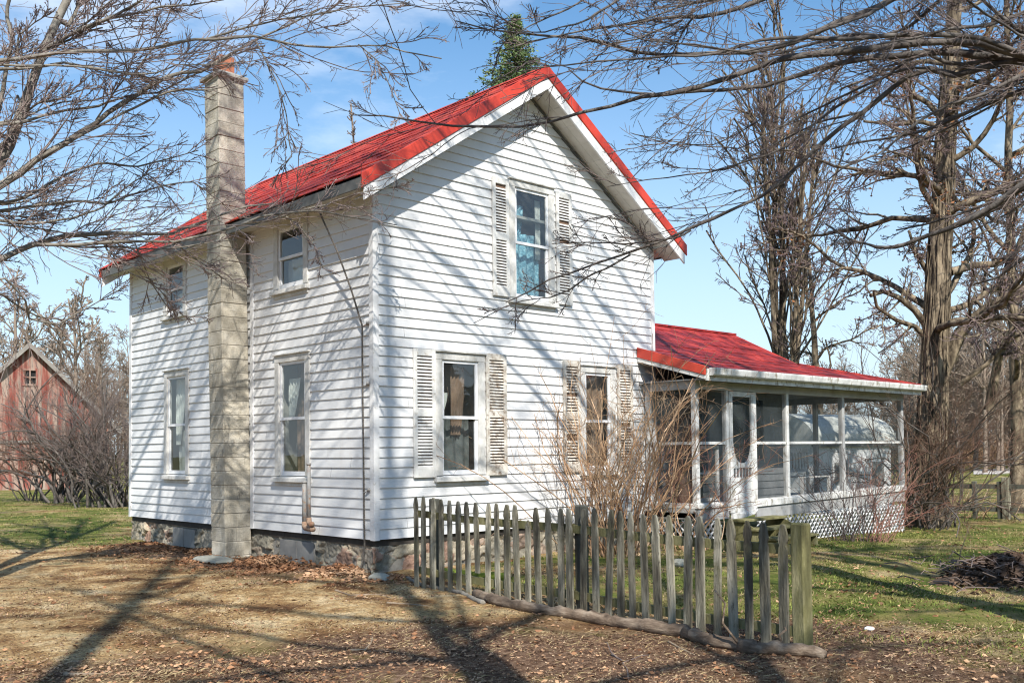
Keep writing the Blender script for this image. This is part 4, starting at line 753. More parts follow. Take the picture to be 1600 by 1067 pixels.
# tree whose limbs hang in from the right edge (its trunk stands just outside the picture)
RT = [gx(1.75, -7.75), (1.72, -7.72, 1.0), (1.66, -7.6, 2.4), tuple(at(1712, 230, 8.2)), tuple(at(1706, 100, 8.25)), tuple(at(1730, -60, 8.4)), tuple(at(1760, -400, 8.8))]
J = (1706, 100); LR = [
 ([J, (1600, 90), (1535, 68), (1480, 66), (1400, 72), (1340, 83), (1290, 87), (1240, 92), (1200, 103), (1165, 115), (1125, 130), (1090, 143), (1050, 152), (1000, 160), (950, 172), (900, 183), (860, 195), (800, 204), (695, 199), (630, 188), (575, 177), (548, 180)], 17, 2, 8.2, 7.2),
 ([J, (1600, 96), (1550, 88), (1500, 83), (1440, 82), (1400, 86), (1360, 87), (1320, 97), (1280, 110), (1240, 127), (1200, 141), (1160, 143), (1120, 150), (1080, 147), (1030, 152), (980, 147), (930, 138), (905, 125), (888, 108)], 16, 2, 8.2, 8.6),
 ([(1715, -40), (1560, -60), (1450, -30), (1392, 0), (1370, 15), (1330, 32), (1290, 48), (1260, 63), (1230, 75), (1200, 83), (1160, 93), (1100, 93), (1020, 95), (980, 85), (930, 70), (885, 60), (840, 60), (800, 52), (745, 45), (712, 33)], 17, 2, 8.4, 6.9),
 ([J, (1600, 92), (1540, 106), (1490, 120), (1440, 104), (1407, 130), (1362, 170), (1307, 212), (1270, 247), (1225, 290), (1200, 308), (1160, 325), (1110, 347), (1080, 360), (1050, 375), (1000, 392), (940, 410), (900, 425), (860, 437), (830, 455), (790, 473)], 13, 2, 8.2, 8.8),
 ([(1080, 360), (1060, 371), (1020, 377), (980, 381), (940, 379), (900, 380), (862, 381)], 4.5, 1.6, 8.5, 8.6),
 ([(985, 398), (950, 418), (920, 430), (890, 452), (860, 464), (820, 468), (790, 478), (740, 505)], 4, 1.4, 8.6, 9.0),
 ([(1708, 140), (1600, 143), (1570, 155), (1540, 170), (1500, 187), (1460, 205), (1420, 215), (1375, 222), (1340, 225), (1300, 233)], 10, 3, 8.2, 9.2),
 ([(1712, 230), (1600, 290), (1560, 325), (1510, 355), (1470, 370), (1420, 384), (1380, 387), (1330, 376), (1290, 350)], 14, 4, 8.2, 9.6),
 ([(1712, 250), (1640, 285), (1598, 297), (1570, 310), (1540, 318), (1500, 335), (1450, 350), (1400, 360)], 9, 3, 8.2, 9.4),
 ([(1720, -60), (1500, -90), (1300, -45), (1190, 0), (1150, 13), (1110, 25), (1080, 29), (1040, 27), (1000, 35), (960, 40), (920, 46), (880, 56), (840, 62), (790, 78)], 12, 1.6, 8.3, 7.0),
 ([(1300, -45), (1200, -20), (1120, 0), (1080, 8), (1050, 17), (1010, 32), (970, 40), (930, 52)], 6, 1.8, 7.6, 6.8),
 ([(1110, -60), (1000, -20), (965, 0), (940, 15), (920, 30), (900, 38), (880, 42), (850, 52), (810, 50)], 6, 1.6, 7.2, 6.8),
 ([(1200, -40), (1110, -25), (920, 0), (890, 18), (860, 30), (825, 45), (800, 60), (770, 70)], 5, 1.4, 7.4, 6.8),
 ([(1082, 29), (1065, 52), (1050, 82), (1037, 95)], 4, 1.4, 7.3, 7.5), ([(1065, 33), (1025, 50), (1000, 61), (960, 66), (940, 80)], 4, 1.4, 7.3, 7.1),
 ([(1715, -40), (1600, -30), (1470, 0), (1445, 25), (1420, 47), (1390, 58), (1350, 62), (1300, 80)], 10, 3, 8.3, 9.0),
 ([J, (1650, 110), (1590, 120), (1530, 150), (1480, 165), (1430, 195), (1380, 240), (1320, 262), (1270, 300)], 9, 2.5, 8.2, 8.0),
 ([(1490, 120), (1440, 104), (1400, 112), (1340, 140), (1290, 165), (1240, 190), (1200, 210), (1160, 235), (1090, 230), (990, 210)], 6, 1.4, 8.2, 8.4),
 ([(1430, 112), (1400, 136), (1355, 172), (1280, 190), (1230, 215), (1180, 240), (1140, 265), (1060, 262), (1020, 250)], 5, 1.4, 8.3, 9.2),
 ([(1380, 86), (1325, 97), (1285, 110), (1230, 150), (1200, 178), (1170, 200), (1120, 226), (1050, 226), (985, 208)], 4, 1.4, 8.4, 8.9),
 ([(1600, 20), (1540, 40), (1480, 45), (1420, 60), (1370, 70)], 8, 3, 8.3, 7.5), ([(1690, 60), (1600, 45), (1550, 5), (1500, -30)], 9, 5, 8.3, 8.0),
 ([(1715, 300), (1640, 350), (1600, 395), (1560, 430), (1520, 445)], 9, 3, 8.3, 9.0)]
HR = []; HL = []; r = np.random.default_rng(17)
for k in range(11):
    h = 6.3+.45*k; a = math.radians(135+r.normal(0, 13)); ln = r.uniform(6, 9.5); HR.append(((1.7, -7.65, h), (1.7+ln*math.cos(a), -7.65+ln*math.sin(a), h+r.uniform(-.2, 1.4)), r.uniform(.025, .042), .007, .35))
    h = 6.6+.42*k; a = math.radians(-45+r.normal(0, 14)); ln = r.uniform(5, 8.5); HL.append(((-5.25, .85, h), (-5.25+ln*math.cos(a), .85+ln*math.sin(a), h+r.uniform(-.2, 1.4)), r.uniform(.022, .04), .007, .35))
for k in range(9): a = math.radians(r.uniform(35, 115)); ln = r.uniform(4, 7); h = 4.6+.5*k; HL.append(((-5.25, .85, h), (-5.25+ln*math.cos(a), .85+ln*math.sin(a), h+r.uniform(-.3, 1.2)), r.uniform(.06, .09), .015, .3))
RT = RT[:-2]+[(1.7, -7.65, 7), (1.75, -7.7, 12.5)]
LR += companions(LR, 1, 5, lambda p, w: p[0][0] > 1500 and w > 8)
limbtree('overhanging_tree', 'bare tree reaching long dark limbs in from the right across the gable', RT, [.20, .18, .17, .15, .13, .1, .06], LR, (10, 6, 4), 'bark_dark', 'twig', lr=(.28, .5, .55), amin=(.004, .0027, .002), high=HR, lw=.84)
# tree whose limbs reach in from the left edge
MT = [gx(-5.35, .75), (-5.3, .8, 1.2), (-5.25, .85, 5), (-5.2, .9, 12)]
LT = [gx(-5.35, .75), (-5.3, .8, 1.2), tuple(at(-95, 330, 10.2)), tuple(at(-40, 300, 10.3)), tuple(at(2, 258, 10.4)), tuple(at(25, 200, 10.5)), tuple(at(48, 135, 10.5)), tuple(at(70, 75, 10.6)), tuple(at(95, 20, 10.6)), tuple(at(125, -40, 10.7)), tuple(at(160, -200, 11))]
K0 = (-100, 340); K1 = (-40, 300)
LL = [
 ([(-60, 110), (0, 95), (40, 92), (75, 85), (130, 80), (190, 82), (225, 80), (260, 72), (290, 62), (330, 62), (370, 58), (400, 55), (440, 67), (500, 72), (560, 70), (600, 70), (630, 80), (690, 92)], 7, 1.8, 9.8, 10.0),
 ([(-60, 112), (0, 110), (25, 110), (60, 107), (100, 100), (150, 108), (200, 115), (240, 124), (290, 122)], 6, 2, 9.8, 10.8),
 ([(72, 75), (90, 66), (120, 50), (160, 33), (200, 15), (240, -10)], 7, 3, 10.6, 10.0), ([(110, 55), (140, 45), (170, 32), (220, 25), (260, 15), (300, 12), (350, 0)], 5, 2, 10.5, 9.8),
 ([K0, (-30, 310), (35, 267), (60, 245), (100, 220), (130, 200), (150, 188), (175, 170), (210, 150), (250, 125), (280, 112), (320, 110), (345, 95), (380, 75), (410, 58), (450, 40), (500, 15)], 12, 2.2, 10.2, 11.4),
 ([(-40, 200), (0, 195), (40, 190), (75, 178), (105, 170), (150, 165), (175, 155), (200, 147), (250, 142), (300, 118), (360, 90)], 6, 1.8, 10, 11.2),
 ([K0, (-50, 425), (0, 404), (25, 392), (50, 382), (87, 370), (140, 366), (187, 366), (240, 362), (262, 364), (292, 354), (332, 340), (380, 322), (430, 318)], 11, 2.2, 10.3, 12.9),
 ([(50, 383), (90, 382), (130, 382), (175, 377), (225, 376), (270, 377), (325, 364), (375, 350), (405, 338), (440, 333), (500, 328), (540, 338), (575, 343), (620, 352)], 6.5, 1.6, 10.7, 11.9),
 ([(375, 350), (420, 345), (460, 330), (510, 318), (560, 300), (640, 288)], 4, 1.4, 12.2, 11.6),
 ([K1, (0, 318), (30, 312), (60, 300), (90, 280), (120, 267), (160, 255), (210, 262), (260, 250), (310, 235)], 7, 1.6, 10.3, 11.6),
 ([K1, (-10, 332), (60, 322), (125, 315), (170, 322), (200, 308), (250, 292), (300, 283), (325, 300)], 6, 1.6, 10.3, 11.8), ([K1, (0, 345), (50, 350), (110, 340), (160, 325), (210, 285), (250, 262)], 6, 1.6, 10.3, 11.4),
 ([(150, 188), (165, 165), (180, 140), (200, 115), (190, 70), (170, 30), (155, 0)], 3, 1.6, 10.8, 10.2), ([(200, 128), (240, 70), (255, 40), (270, 10)], 2.6, 1.6, 11, 10.6),
 ([(25, 200), (10, 220), (-20, 250)], 5, 4, 10.5, 10.3), ([(27, 150), (40, 175), (60, 160), (100, 150), (130, 140)], 4, 2, 10.5, 10.2),
 ([(25, 110), (28, 80), (30, 55), (50, 38), (80, 20)], 3.2, 1.6, 10.2, 10.0), ([K0, (-40, 300), (0, 150), (20, 60), (10, 20), (20, -20)], 8, 5, 10.2, 10.1),
 ([(90, 30), (104, 40), (115, 20), (125, -10)], 7, 5, 10.6, 10.8), ([(320, 62), (380, 45), (440, 30), (500, 22), (560, 10), (640, 5)], 3.4, 1.4, 10, 9.7), ([(560, 70), (590, 95), (605, 125), (628, 187)], 2.4, 1.2, 10, 9.8),
 ([(400, 65), (432, 130), (448, 180), (452, 225), (458, 243), (430, 268)], 2.2, 1.4, 10.4, 10.6), ([(-30, 440), (10, 435), (40, 470), (45, 500), (90, 507), (120, 490), (160, 468), (195, 448)], 4, 1.4, 10.3, 11.6),
 ([(-60, 470), (0, 460), (30, 480), (60, 496), (100, 500), (120, 498)], 3.6, 1.6, 10.3, 11.6), ([(270, 377), (300, 400), (330, 420), (350, 435), (395, 455)], 2.6, 1.2, 11.6, 12.6), ([(160, 375), (172, 400), (175, 395), (180, 405)], 3, 2.4, 11, 11.1),
 ([(440, 333), (470, 355), (490, 380), (505, 420)], 2.4, 1.2, 12.1, 11.9), ([(210, 378), (235, 440), (262, 480), (300, 500)], 2.2, 1.2, 11.6, 12.8), ([(200, 425), (230, 440), (250, 455), (275, 488)], 2.2, 1.2, 12.4, 13.2)]
LL += companions(LL, 1, 6, lambda p, w: p[0][0] < 120 and w > 3.9 and p[-1][0] > 150 and p[0][1] < 420)
limbtree('leaning_maple', 'bare leaning maple reaching pale limbs in from the left past the chimney', LT, [.17, .15, .12, .075, .062, .055, .048, .044, .042, .038, .02], LL, (12, 6, 4), 'bark_grey', 'twig_mauve', up_=.08, amin=(.006, .0038, .0027), high=HL, second=MT)
# trees standing behind the photographer: only their long shadows lie across the yard and the house
baretree('shade_tree', 'tall bare tree off picture casting the trunk shadow over the left dirt', gx(-9.8, -11.2), (-10.0, -11.6, 20.5), .17, .05, (10, 6, 4), 52, .42, 'bark_dark', 'twig', 'shade trees behind the viewpoint', t0=.42, wob=.12, amin=(.02, .012, .007), seed=41)
baretree('shade_tree', 'tall bare tree off picture casting the trunk shadow to the house corner', gx(-7.72, -13.42), (-7.9, -13.5, 21), .16, .05, (34, 8, 4), 58, .40, 'bark_dark', 'twig', 'shade trees behind the viewpoint', t0=.14, wob=.12, amin=(.02, .012, .007), seed=52)
baretree('shade_tree', 'leaning bare tree off picture casting the shadow over the middle fence post', gx(-7.5, -13.0), (-1.5, -12.0, 15), .12, .04, (11, 6, 4), 55, .42, 'bark_dark', 'twig', 'shade trees behind the viewpoint', t0=.22, wob=.13, amin=(.02, .012, .007), seed=63)
baretree('shade_tree', 'wide bare tree off picture shading the right lawn', gx(-.6, -13.6), (-.9, -13.8, 17), .2, .06, (20, 8, 5), 58, .5, 'bark_dark', 'twig', 'shade trees behind the viewpoint', t0=.25, wob=.13, amin=(.02, .012, .007), seed=74)
baretree('shade_tree', 'bare tree off picture to the left shading the far lawn', gx(-8.2, 6.5), (-8.3, 6.5, 13), .2, .06, (18, 8, 5), 58, .5, 'bark_dark', 'twig', 'shade trees behind the viewpoint', t0=.2, wob=.13, amin=(.02, .012, .007), seed=85)
# big oak at the right
ob = np.array(gx(14.35, -.62)); OD = 22.2
oak, tips = baretree('oak_tree', 'massive shaggy barked oak with clinging rust leaves right of the porch', ob, at(1500, -160, OD), .33, .13, (22, 10, 8, 5), 64, .38, 'bark_oak', 'twig_purple', t0=.3, wob=.19, up_=.02, seed=9, twob=.02, amin=(.025, .011, .0065), rk=.34)
q_, r_ = stemline(ob, at(1500, -160, OD), .33, .13, 16, .02, 9); r_ = flare(r_); S = []
for k in range(260):
    a = RNG.uniform(0, 6.28); t0_ = RNG.uniform(0, 10); tt = np.linspace(t0_, min(15, t0_+RNG.uniform(.6, 2.6)), 7); a_ = a+np.cumsum(RNG.normal(0, .08, 7)); off = 1.0+np.abs(RNG.normal(.0, .03, 7))
    S.append(np.stack([np.interp(tt, np.arange(16), q_[:, c]) for c in range(3)], 1)+np.interp(tt, np.arange(16), r_)[:, None]*off[:, None]*np.stack([np.cos(a_), np.sin(a_), 0*a_], 1))
S = np.stack(S); bulk('bark_strips', *tubes(S, np.full(S.shape[:2], .016)*RNG.uniform(.5, 1.4, (len(S), 1))*np.array([.3, .8, 1, 1, 1, .8, .3]), 4), 'bark_oak', oak)
OL = [([(1470, 590), (1500, 520), (1522, 498), (1545, 480), (1575, 462), (1620, 440)], 22, 12, OD, OD-1), ([(1462, 540), (1445, 505), (1430, 485), (1405, 465), (1380, 455), (1360, 462)], 13, 6, OD, OD-.6), ([(1462, 545), (1430, 510), (1400, 500), (1370, 480), (1365, 455)], 9, 4, OD, OD-1), ([(1485, 425), (1520, 415), (1560, 412), (1590, 390), (1605, 350)], 13, 7, OD, OD+.5),
 ([(1480, 240), (1470, 200), (1440, 190), (1400, 195), (1350, 190)], 10, 4, OD, OD-1), ([(1470, 260), (1450, 245), (1410, 240), (1370, 255)], 10, 4, OD, OD-.8), ([(1470, 180), (1500, 120), (1540, 60), (1560, 20)], 14, 8, OD, OD), ([(1545, 640), (1560, 560), (1590, 500), (1640, 440)], 16, 8, OD+2, OD+1), ([(1500, 600), (1540, 570), (1580, 530), (1600, 520)], 9, 4, OD, OD-.8), ([(1452, 430), (1425, 385), (1432, 400), (1420, 360)], 8, 4, OD, OD-.4)]
P, R = px_limbs(OL); P1, R1 = spawn(P, R, 10, 8, .2, 1, 55, .4, .5, .22, 0, amin=.014); P2, R2 = spawn(P1, R1, 7, 6, .15, 1, 45, .5, .6, .24, 0, amin=.008); P3, R3 = spawn(P2, R2, 5, 4, .15, 1, 45, .5, .8, .2, 0, amin=.0065)
bulk('limbs', *joinVF([tubes(P, R, 8), tubes(P1, R1, 5)]), 'bark_oak', oak, True); bulk('twigs', *joinVF([tubes(P2, R2, 3), tubes(P3, R3, 3)]), 'twig_purple', oak, True)
tp = tips.reshape(-1, 3); c0 = tp[RNG.integers(0, len(tp), 70)]; c0 = c0[c0[:, 2] > 1.0]; C = (c0[:, None, :]+RNG.normal(0, .22, (len(c0), 22, 3))).reshape(-1, 3)
V, F = leafquads(C, .046); bulk('leaves', V, F, 'leaf_rust', oak)
def gat(px, depth): p = at(px, 700, depth); return (p[0], p[1], float(gh(p[0], p[1]))-.05)
b0 = gat(1224, 29); baretree('maple_tree', 'upright many stemmed bare maple rising behind the porch roof', b0, at(1232, 60, 29), .15, .03, (13, 8, 5, 3), 25, .42, 'bark_oak', 'twig_purple', t0=.3, wob=.09, up_=.45, seed=14, stems=5, amin=(.028, .014, .008))
b0 = gat(1292, 31); baretree('maple_tree', 'crooked bare tree with a thick bent limb behind the porch roof', b0, at(1262, 400, 31), .17, .05, (8, 8, 5, 3), 50, .42, 'bark_oak', 'twig_purple', t0=.35, wob=.2, up_=.1, seed=15, twob=.07, amin=(.028, .014, .009))
b0 = gat(1590, 26); baretree('oak_tree', 'second bare tree at the right edge behind the big oak', b0, at(1575, -60, 26), .17, .06, (24, 10, 6, 4), 58, .4, 'bark_oak', 'twig_purple', t0=.2, wob=.15, up_=.05, seed=16, amin=(.026, .013, .0075))
b0 = gat(120, 62); baretree('maple_tree', 'pale bare tree behind the red barn roof', b0, at(115, 470, 62), .22, .05, (18, 9, 6, 3), 45, .45, 'twig_far', 'twig_far', t0=.25, wob=.15, up_=.15, seed=18, amin=(.05, .028, .018))
b0 = gat(25, 66); baretree('maple_tree', 'pale bare tree behind the left end of the barn', b0, at(22, 440, 66), .22, .05, (18, 9, 6, 3), 45, .45, 'twig_far', 'twig_far', t0=.25, wob=.15, up_=.15, seed=19, amin=(.05, .028, .018))
b0 = gat(596, 24); baretree('dead_tree', 'thin dead leaning treetop showing behind the red roof', b0, at(548, 163, 24), .07, .02, (60, 3), 60, .035, 'twig_far', 'twig_far', t0=.55, wob=.1, seed=20, twob=.004, amin=(.012, .008))
# spruce behind the roof
sb = np.array(gat(812, 27)); top = at(811, 14, 27); H = top[2]-sb[2]; sp = empty('spruce_tree', tuple(sb), 'green spruce with its tip above the red roof ridge', 'tree')
P, R = stemline(sb, (sb[0], sb[1], top[2]), .2, .012, 20, .004, 3); bulk('trunk', *tubes(P[None], R[None], 8), 'bark_oak', sp, True)
BP = []; Cn = []; Un = []
for k in range(120):
    f = (k+.5)/120; z = sb[2]+H*(1-(1-f)*.72) if True else 0; dn = top[2]-z; L_ = .08+.56*dn**.95*RNG.uniform(.85, 1.12)
    for j in range(7):
        a = RNG.uniform(0, 6.28); lj = min(2.3, L_)*RNG.uniform(.55, 1.1); d = np.array([math.cos(a), math.sin(a), 0]); t = np.linspace(0, 1, 6)[:, None]
        p = np.array([sb[0], sb[1], z])+d*lj*t+np.array([0, 0, 1.])*lj*(.1*t-.5*t**2+.42*t**3); BP.append(p); m_ = max(4, int(lj*13))
        u = RNG.uniform(.12, 1, m_); c_ = np.stack([np.interp(u, t[:, 0], p[:, q]) for q in range(3)], 1); sd = np.array([-d[1], d[0], 0]); s_ = RNG.normal(0, .17*lj, m_)*(1.15-u); c_ = c_+sd*s_[:, None]+[0, 0, -.05]*RNG.uniform(0, 1, (m_, 1)); Cn.append(c_); Un.append(norm(d+sd*np.sign(s_)[:, None]*.7+RNG.normal(0, .3, (m_, 3))))
BP = np.stack(BP); bulk('branches', *tubes(BP, np.full(BP.shape[:2], .012)*np.linspace(1.3, .4, 6), 4), 'bark_oak', sp, True)
C = np.concatenate(Cn); U_ = np.concatenate(Un); C = np.repeat(C, 5, 0)+RNG.normal(0, .05, (len(C)*5, 3)); U_ = norm(np.repeat(U_, 5, 0)+RNG.normal(0, .45, C.shape)); w_ = norm(np.cross(U_, RNG.normal(size=C.shape))); s = RNG.uniform(.06, .13, (len(C), 1))
V = np.stack([C-w_*s*.16, C+U_*s*.5+w_*s*.2, C+U_*s, C+U_*s*.5-w_*s*.2], 1).reshape(-1, 3); i = np.arange(len(C))*4; bulk('needles', V, np.stack([i, i+1, i+2, i+3], 1), 'needles', sp)
# far woods as one mass
S = []; T_ = []
for lo, hi, n_, d0, d1, h0, h1 in ((1010, 1400, 40, 80, 130, 7, 10), (1400, 1800, 130, 62, 120, 7, 13), (-200, 230, 70, 75, 120, 8, 13)):
    for q in range(n_):
        dd = RNG.uniform(d0, d1); p = at(RNG.uniform(lo, hi), 700, dd); S.append((p[0], p[1], -.6)); T_.append((p[0]+RNG.normal(0, .5), p[1]+RNG.normal(0, .5), -.6+RNG.uniform(h0, h1)))
S = np.array(S); T_ = np.array(T_); t = np.linspace(0, 1, 8)[None, :, None]; P = S[:, None]+(T_-S)[:, None]*t+np.cumsum(RNG.normal(0, .06, (len(S), 8, 3)), 1); R = RNG.uniform(.08, .2, (len(S), 1))*np.linspace(1, .25, 8)[None]
P1, R1 = spawn(P, R, 14, 6, .08, .98, 48, .42, .5, .12, .2, amin=.03); P2, R2 = spawn(P1, R1, 9, 4, .1, 1, 45, .5, .6, .15, .1, amin=.022); P3, R3 = spawn(P2, R2, 4, 3, .1, 1, 45, .5, .6, .15, .1, amin=.017)
tag(bulk('woods', *joinVF([tubes(P, R, 5), tubes(P1, R1, 3), tubes(P2, R2, 3), tubes(P3, R3, 3)]), 'twig_far', None), 'bare brown woods along the far edge of the field', 'woods', kind='stuff')
n_ = 520; S = []
for q in range(n_):
    p = at(RNG.uniform(1380, 1800), 700, RNG.uniform(76, 98)); S.append((p[0], p[1], -.55))
S = np.array(S); A = norm(np.c_[RNG.normal(0, .4, n_), RNG.normal(0, .4, n_), np.ones(n_)]); Ln = RNG.uniform(1.2, 3.6, (n_, 1)); P = np.stack([S, S+A*Ln*.5+RNG.normal(0, .1, (n_, 3)), S+A*Ln], 1); R = np.full((n_, 3), .04)*np.array([1, .8, .5])
P1, R1 = spawn(P, R, 8, 4, .1, 1, 42, .5, .6, .15, .2, amin=.014); P2, R2 = spawn(P1, R1, 4, 3, .1, 1, 42, .5, .7, .15, .2, amin=.011)
tag(bulk('undergrowth', *joinVF([tubes(P, R, 4), tubes(P1, R1, 3), tubes(P2, R2, 3)]), 'cane_tan', None), 'tan brush and weeds before the far woods', 'undergrowth', kind='stuff')
C = []; S = []  # unseen arc of evergreens, added to cut the sky light on the walls
for k in range(58):
    a = math.radians(150+k*3.3+RNG.normal(0, 1)); rr = 31+RNG.uniform(-2, 4)+(6 if k % 2 else 0); x_, y_ = rr*math.cos(a), -3+rr*math.sin(a); h = RNG.uniform(5.5, 8.5); S.append([(x_, y_, GZ), (x_, y_, GZ+h*.5), (x_, y_, GZ+h)])
    u = RNG.uniform(0, 1, 420)**.8; t = RNG.uniform(0, 6.28, 420); q = (2.6*(1-u)+.1)*np.sqrt(RNG.uniform(.2, 1, 420)); C.append(np.c_[x_+q*np.cos(t), y_+q*np.sin(t), GZ+.5+u*(h-.5)])
V, F = leafquads(np.concatenate(C), .55); S = np.array(S); tag(bulk('sky_blocking_evergreens', V, F, 'needles', None), 'unseen dark evergreens added to cut sky light on the walls, mirrored in the window panes', 'evergreens', kind='stuff')
# ------------------------------------------------------------------ barn, shed, far fence, road
def rot2(p, c, a): x, y = p[0]-c[0], p[1]-c[1]; return (c[0]+x*math.cos(a)-y*math.sin(a), c[1]+x*math.sin(a)+y*math.cos(a), p[2])
C0 = at(44, 700, 48); rh = np.array([rt[0], rt[1], 0]); rh /= np.linalg.norm(rh); fh = np.array([-rh[1], rh[0], 0]); ca, sa = math.cos(.56), math.sin(.56); rh, fh = rh*ca+fh*sa, fh*ca-rh*sa
bz = float(gh(C0[0], C0[1])); B = lambda u, v, z: tuple(np.array([C0[0], C0[1], bz])+rh*u+fh*v+np.array([0, 0, z]))
barn = empty('barn', (C0[0], C0[1], bz), 'old red barn with peeling paint and a grey gable roof', 'barn'); hw, ze, za = 3.75, 3.2, 7.0
sl = (za-ze)/hw; mb = MB(); bw_ = .24; u = -hw; wu = (-.25, .35, 5.15, 5.8)
while u < hw-.01:   # vertical boards
    u2 = min(u+bw_, hw); um = (u+u2)/2; zt = lambda q: za-sl*abs(q); j = RNG.uniform(0, .02)
    segs = [(0, 2.32), (2.36, None)]
    if wu[0] < um < wu[1]: segs = [(0, 2.32), (2.36, wu[2]), (wu[3], None)]
    for a, b_ in segs: mb.poly([B(u+.004, -j, a), B(u2-.004, -j, a), B(u2-.004, -j, zt(u2-.004) if b_ is None else b_), B(u+.004, -j, zt(u+.004) if b_ is None else b_)])
    u = u2
for s in (-1, 1): mb.poly([B(s*hw, 0, 0), B(s*hw, 11, 0), B(s*hw, 11, ze), B(s*hw, 0, ze)])
mb.poly([B(-hw, 11, 0), B(hw, 11, 0), B(hw, 11, ze), B(0, 11, za), B(-hw, 11, ze)]); bwall = mb.build('wall', 'barn_red', barn)
mb = MB(); mb.prism([B(-hw, .05, 0), B(hw, .05, 0), B(hw, .05, ze-.05), B(0, .05, za-.08), B(-hw, .05, ze-.05)], np.array(B(0, .1, 0))-np.array(B(0, 0, 0))); mb.build('inside', 'black_hole', bwall)
mb = MB()
for s in (-1, 1): mb.prism([B(0, -.35, za+.12), B(s*(hw+.4), -.35, ze+.12-sl*.4), B(s*(hw+.4), -.35, ze-sl*.4), B(0, -.35, za)], np.array(B(0, 11.6, 0))-np.array(B(0, 0, 0)))
brf = mb.build('roof', 'barn_roof', barn); mb = MB()
for s in (-1, 1): mb.prism([B(0, -.40, za+.16), B(s*(hw+.42), -.40, ze+.16-sl*.42), B(s*(hw+.42), -.40, ze-.10-sl*.42), B(0, -.40, za-.10)], np.array(B(0, .05, 0))-np.array(B(0, 0, 0)))
mb.build('rake_board', 'barn_trim', brf); mb = MB(); mb.hexa([B(-hw, -.1, 2.28), B(hw, -.1, 2.28), B(hw, 0.02, 2.28), B(-hw, .02, 2.28), B(-hw, -.1, 2.40), B(hw, -.1, 2.40), B(hw, .02, 2.40), B(-hw, .02, 2.40)]); mb.build('band', 'barn_roof', barn)
mb = MB(); q = lambda a, b_, c_, d_: mb.hexa([B(a, -.06, c_), B(b_, -.06, c_), B(b_, .03, c_), B(a, .03, c_), B(a, -.06, d_), B(b_, -.06, d_), B(b_, .03, d_), B(a, .03, d_)])
q(wu[0]-.06, wu[0]+.04, wu[2], wu[3]); q(wu[1]-.04, wu[1]+.06, wu[2], wu[3]); q(wu[0]-.06, wu[1]+.06, wu[3], wu[3]+.1); q(wu[0]-.06, wu[1]+.06, wu[2]-.1, wu[2]); q(.02, .08, wu[2], wu[3]); q(wu[0], wu[1], 5.45, 5.5); mb.build('window', 'barn_red', barn)
mb = MB(); q(2.6, 3.5, 0, 2.05); mb.build('door', 'black_hole', barn); mb = MB(); q(2.5, 2.6, 0, 2.1); q(3.5, 3.6, 0, 2.1); mb.build('door_frame', 'barn_trim', barn)
# white shed with a curved roof behind the porch
S0 = at(1345, 700, 27.5); sz = float(gh(S0[0], S0[1])); Q = lambda u, v, z: tuple(np.array([S0[0], S0[1], sz])+rh*u+fh*v+np.array([0, 0, z]))
shed = empty('white_shed', (S0[0], S0[1], sz), 'long white shed with a curved pale roof behind the screened porch', 'shed')
mb = MB(); mb.hexa([Q(-1.9, 0, 0), Q(1.28, 0, 0), Q(1.28, 2.4, 0), Q(-1.9, 2.4, 0), Q(-1.9, 0, 1.9), Q(1.28, 0, 1.9), Q(1.28, 2.4, 1.9), Q(-1.9, 2.4, 1.9)]); sw = mb.build('wall', 'shed_white', shed)
mb = MB(); pr = [(1.36*math.cos(a), 1.94+.78*math.sin(a)) for a in np.linspace(0, math.pi, 13)]; mb.prism([Q(-2.05, 1.2-u, z) for u, z in pr], rh*3.42); mb.build('roof', 'shed_roof', shed, smooth=False)
mb = MB(); mb.hexa([Q(-2.0, -.09, 1.78), Q(1.34, -.09, 1.78), Q(1.34, -.005, 1.78), Q(-2.0, -.005, 1.78), Q(-2.0, -.09, 1.93), Q(1.34, -.09, 1.93), Q(1.34, -.005, 1.93), Q(-2.0, -.005, 1.93)]); mb.build('eave_band', 'fascia_grey', shed)
mb = MB()
for u in (-1.1, .45): mb.hexa([Q(u, -.02, .75), Q(u+.5, -.02, .75), Q(u+.5, -.002, .75), Q(u, -.002, .75), Q(u, -.02, 1.35), Q(u+.5, -.02, 1.35), Q(u+.5, -.002, 1.35), Q(u, -.002, 1.35)])
mb.build('window', 'grey_panel', sw)
f0 = np.array(gat(1470, 24.5)); f1 = np.array(gat(1650, 22.5)); o = empty('post_and_rail_fence', tuple(f0), 'dark weathered post and rail fence beyond the oak', 'fence')
for t in (0, .30, .52, .575, .82, 1.): p = f0+(f1-f0)*t; h = .95 if t != .575 else 1.05; w = .05 if t != .575 else .08; mb = MB(); mb.box(p[0]-w, p[0]+w, p[1]-w, p[1]+w, p[2]-.1, p[2]+h); mb.build('post', 'fence_wood' if t == .575 else 'fence_post_dark', o, bevel=.01)
for z in (.28, .82): mb = MB(); mb.bar(f0+[0, 0, z], f1+[0, 0, z+.02], .04, .11); mb.build('rail', 'fence_post_dark', o)
a_ = [at(1520, 700, 60), at(1760, 700, 60), at(1760, 700, 74), at(1520, 700, 74)]; mb = MB(); mb.poly([(p[0], p[1], float(gh(p[0], p[1]))+.03) for p in a_]); tag(mb.build('road', 'road_gravel'), kind='structure')
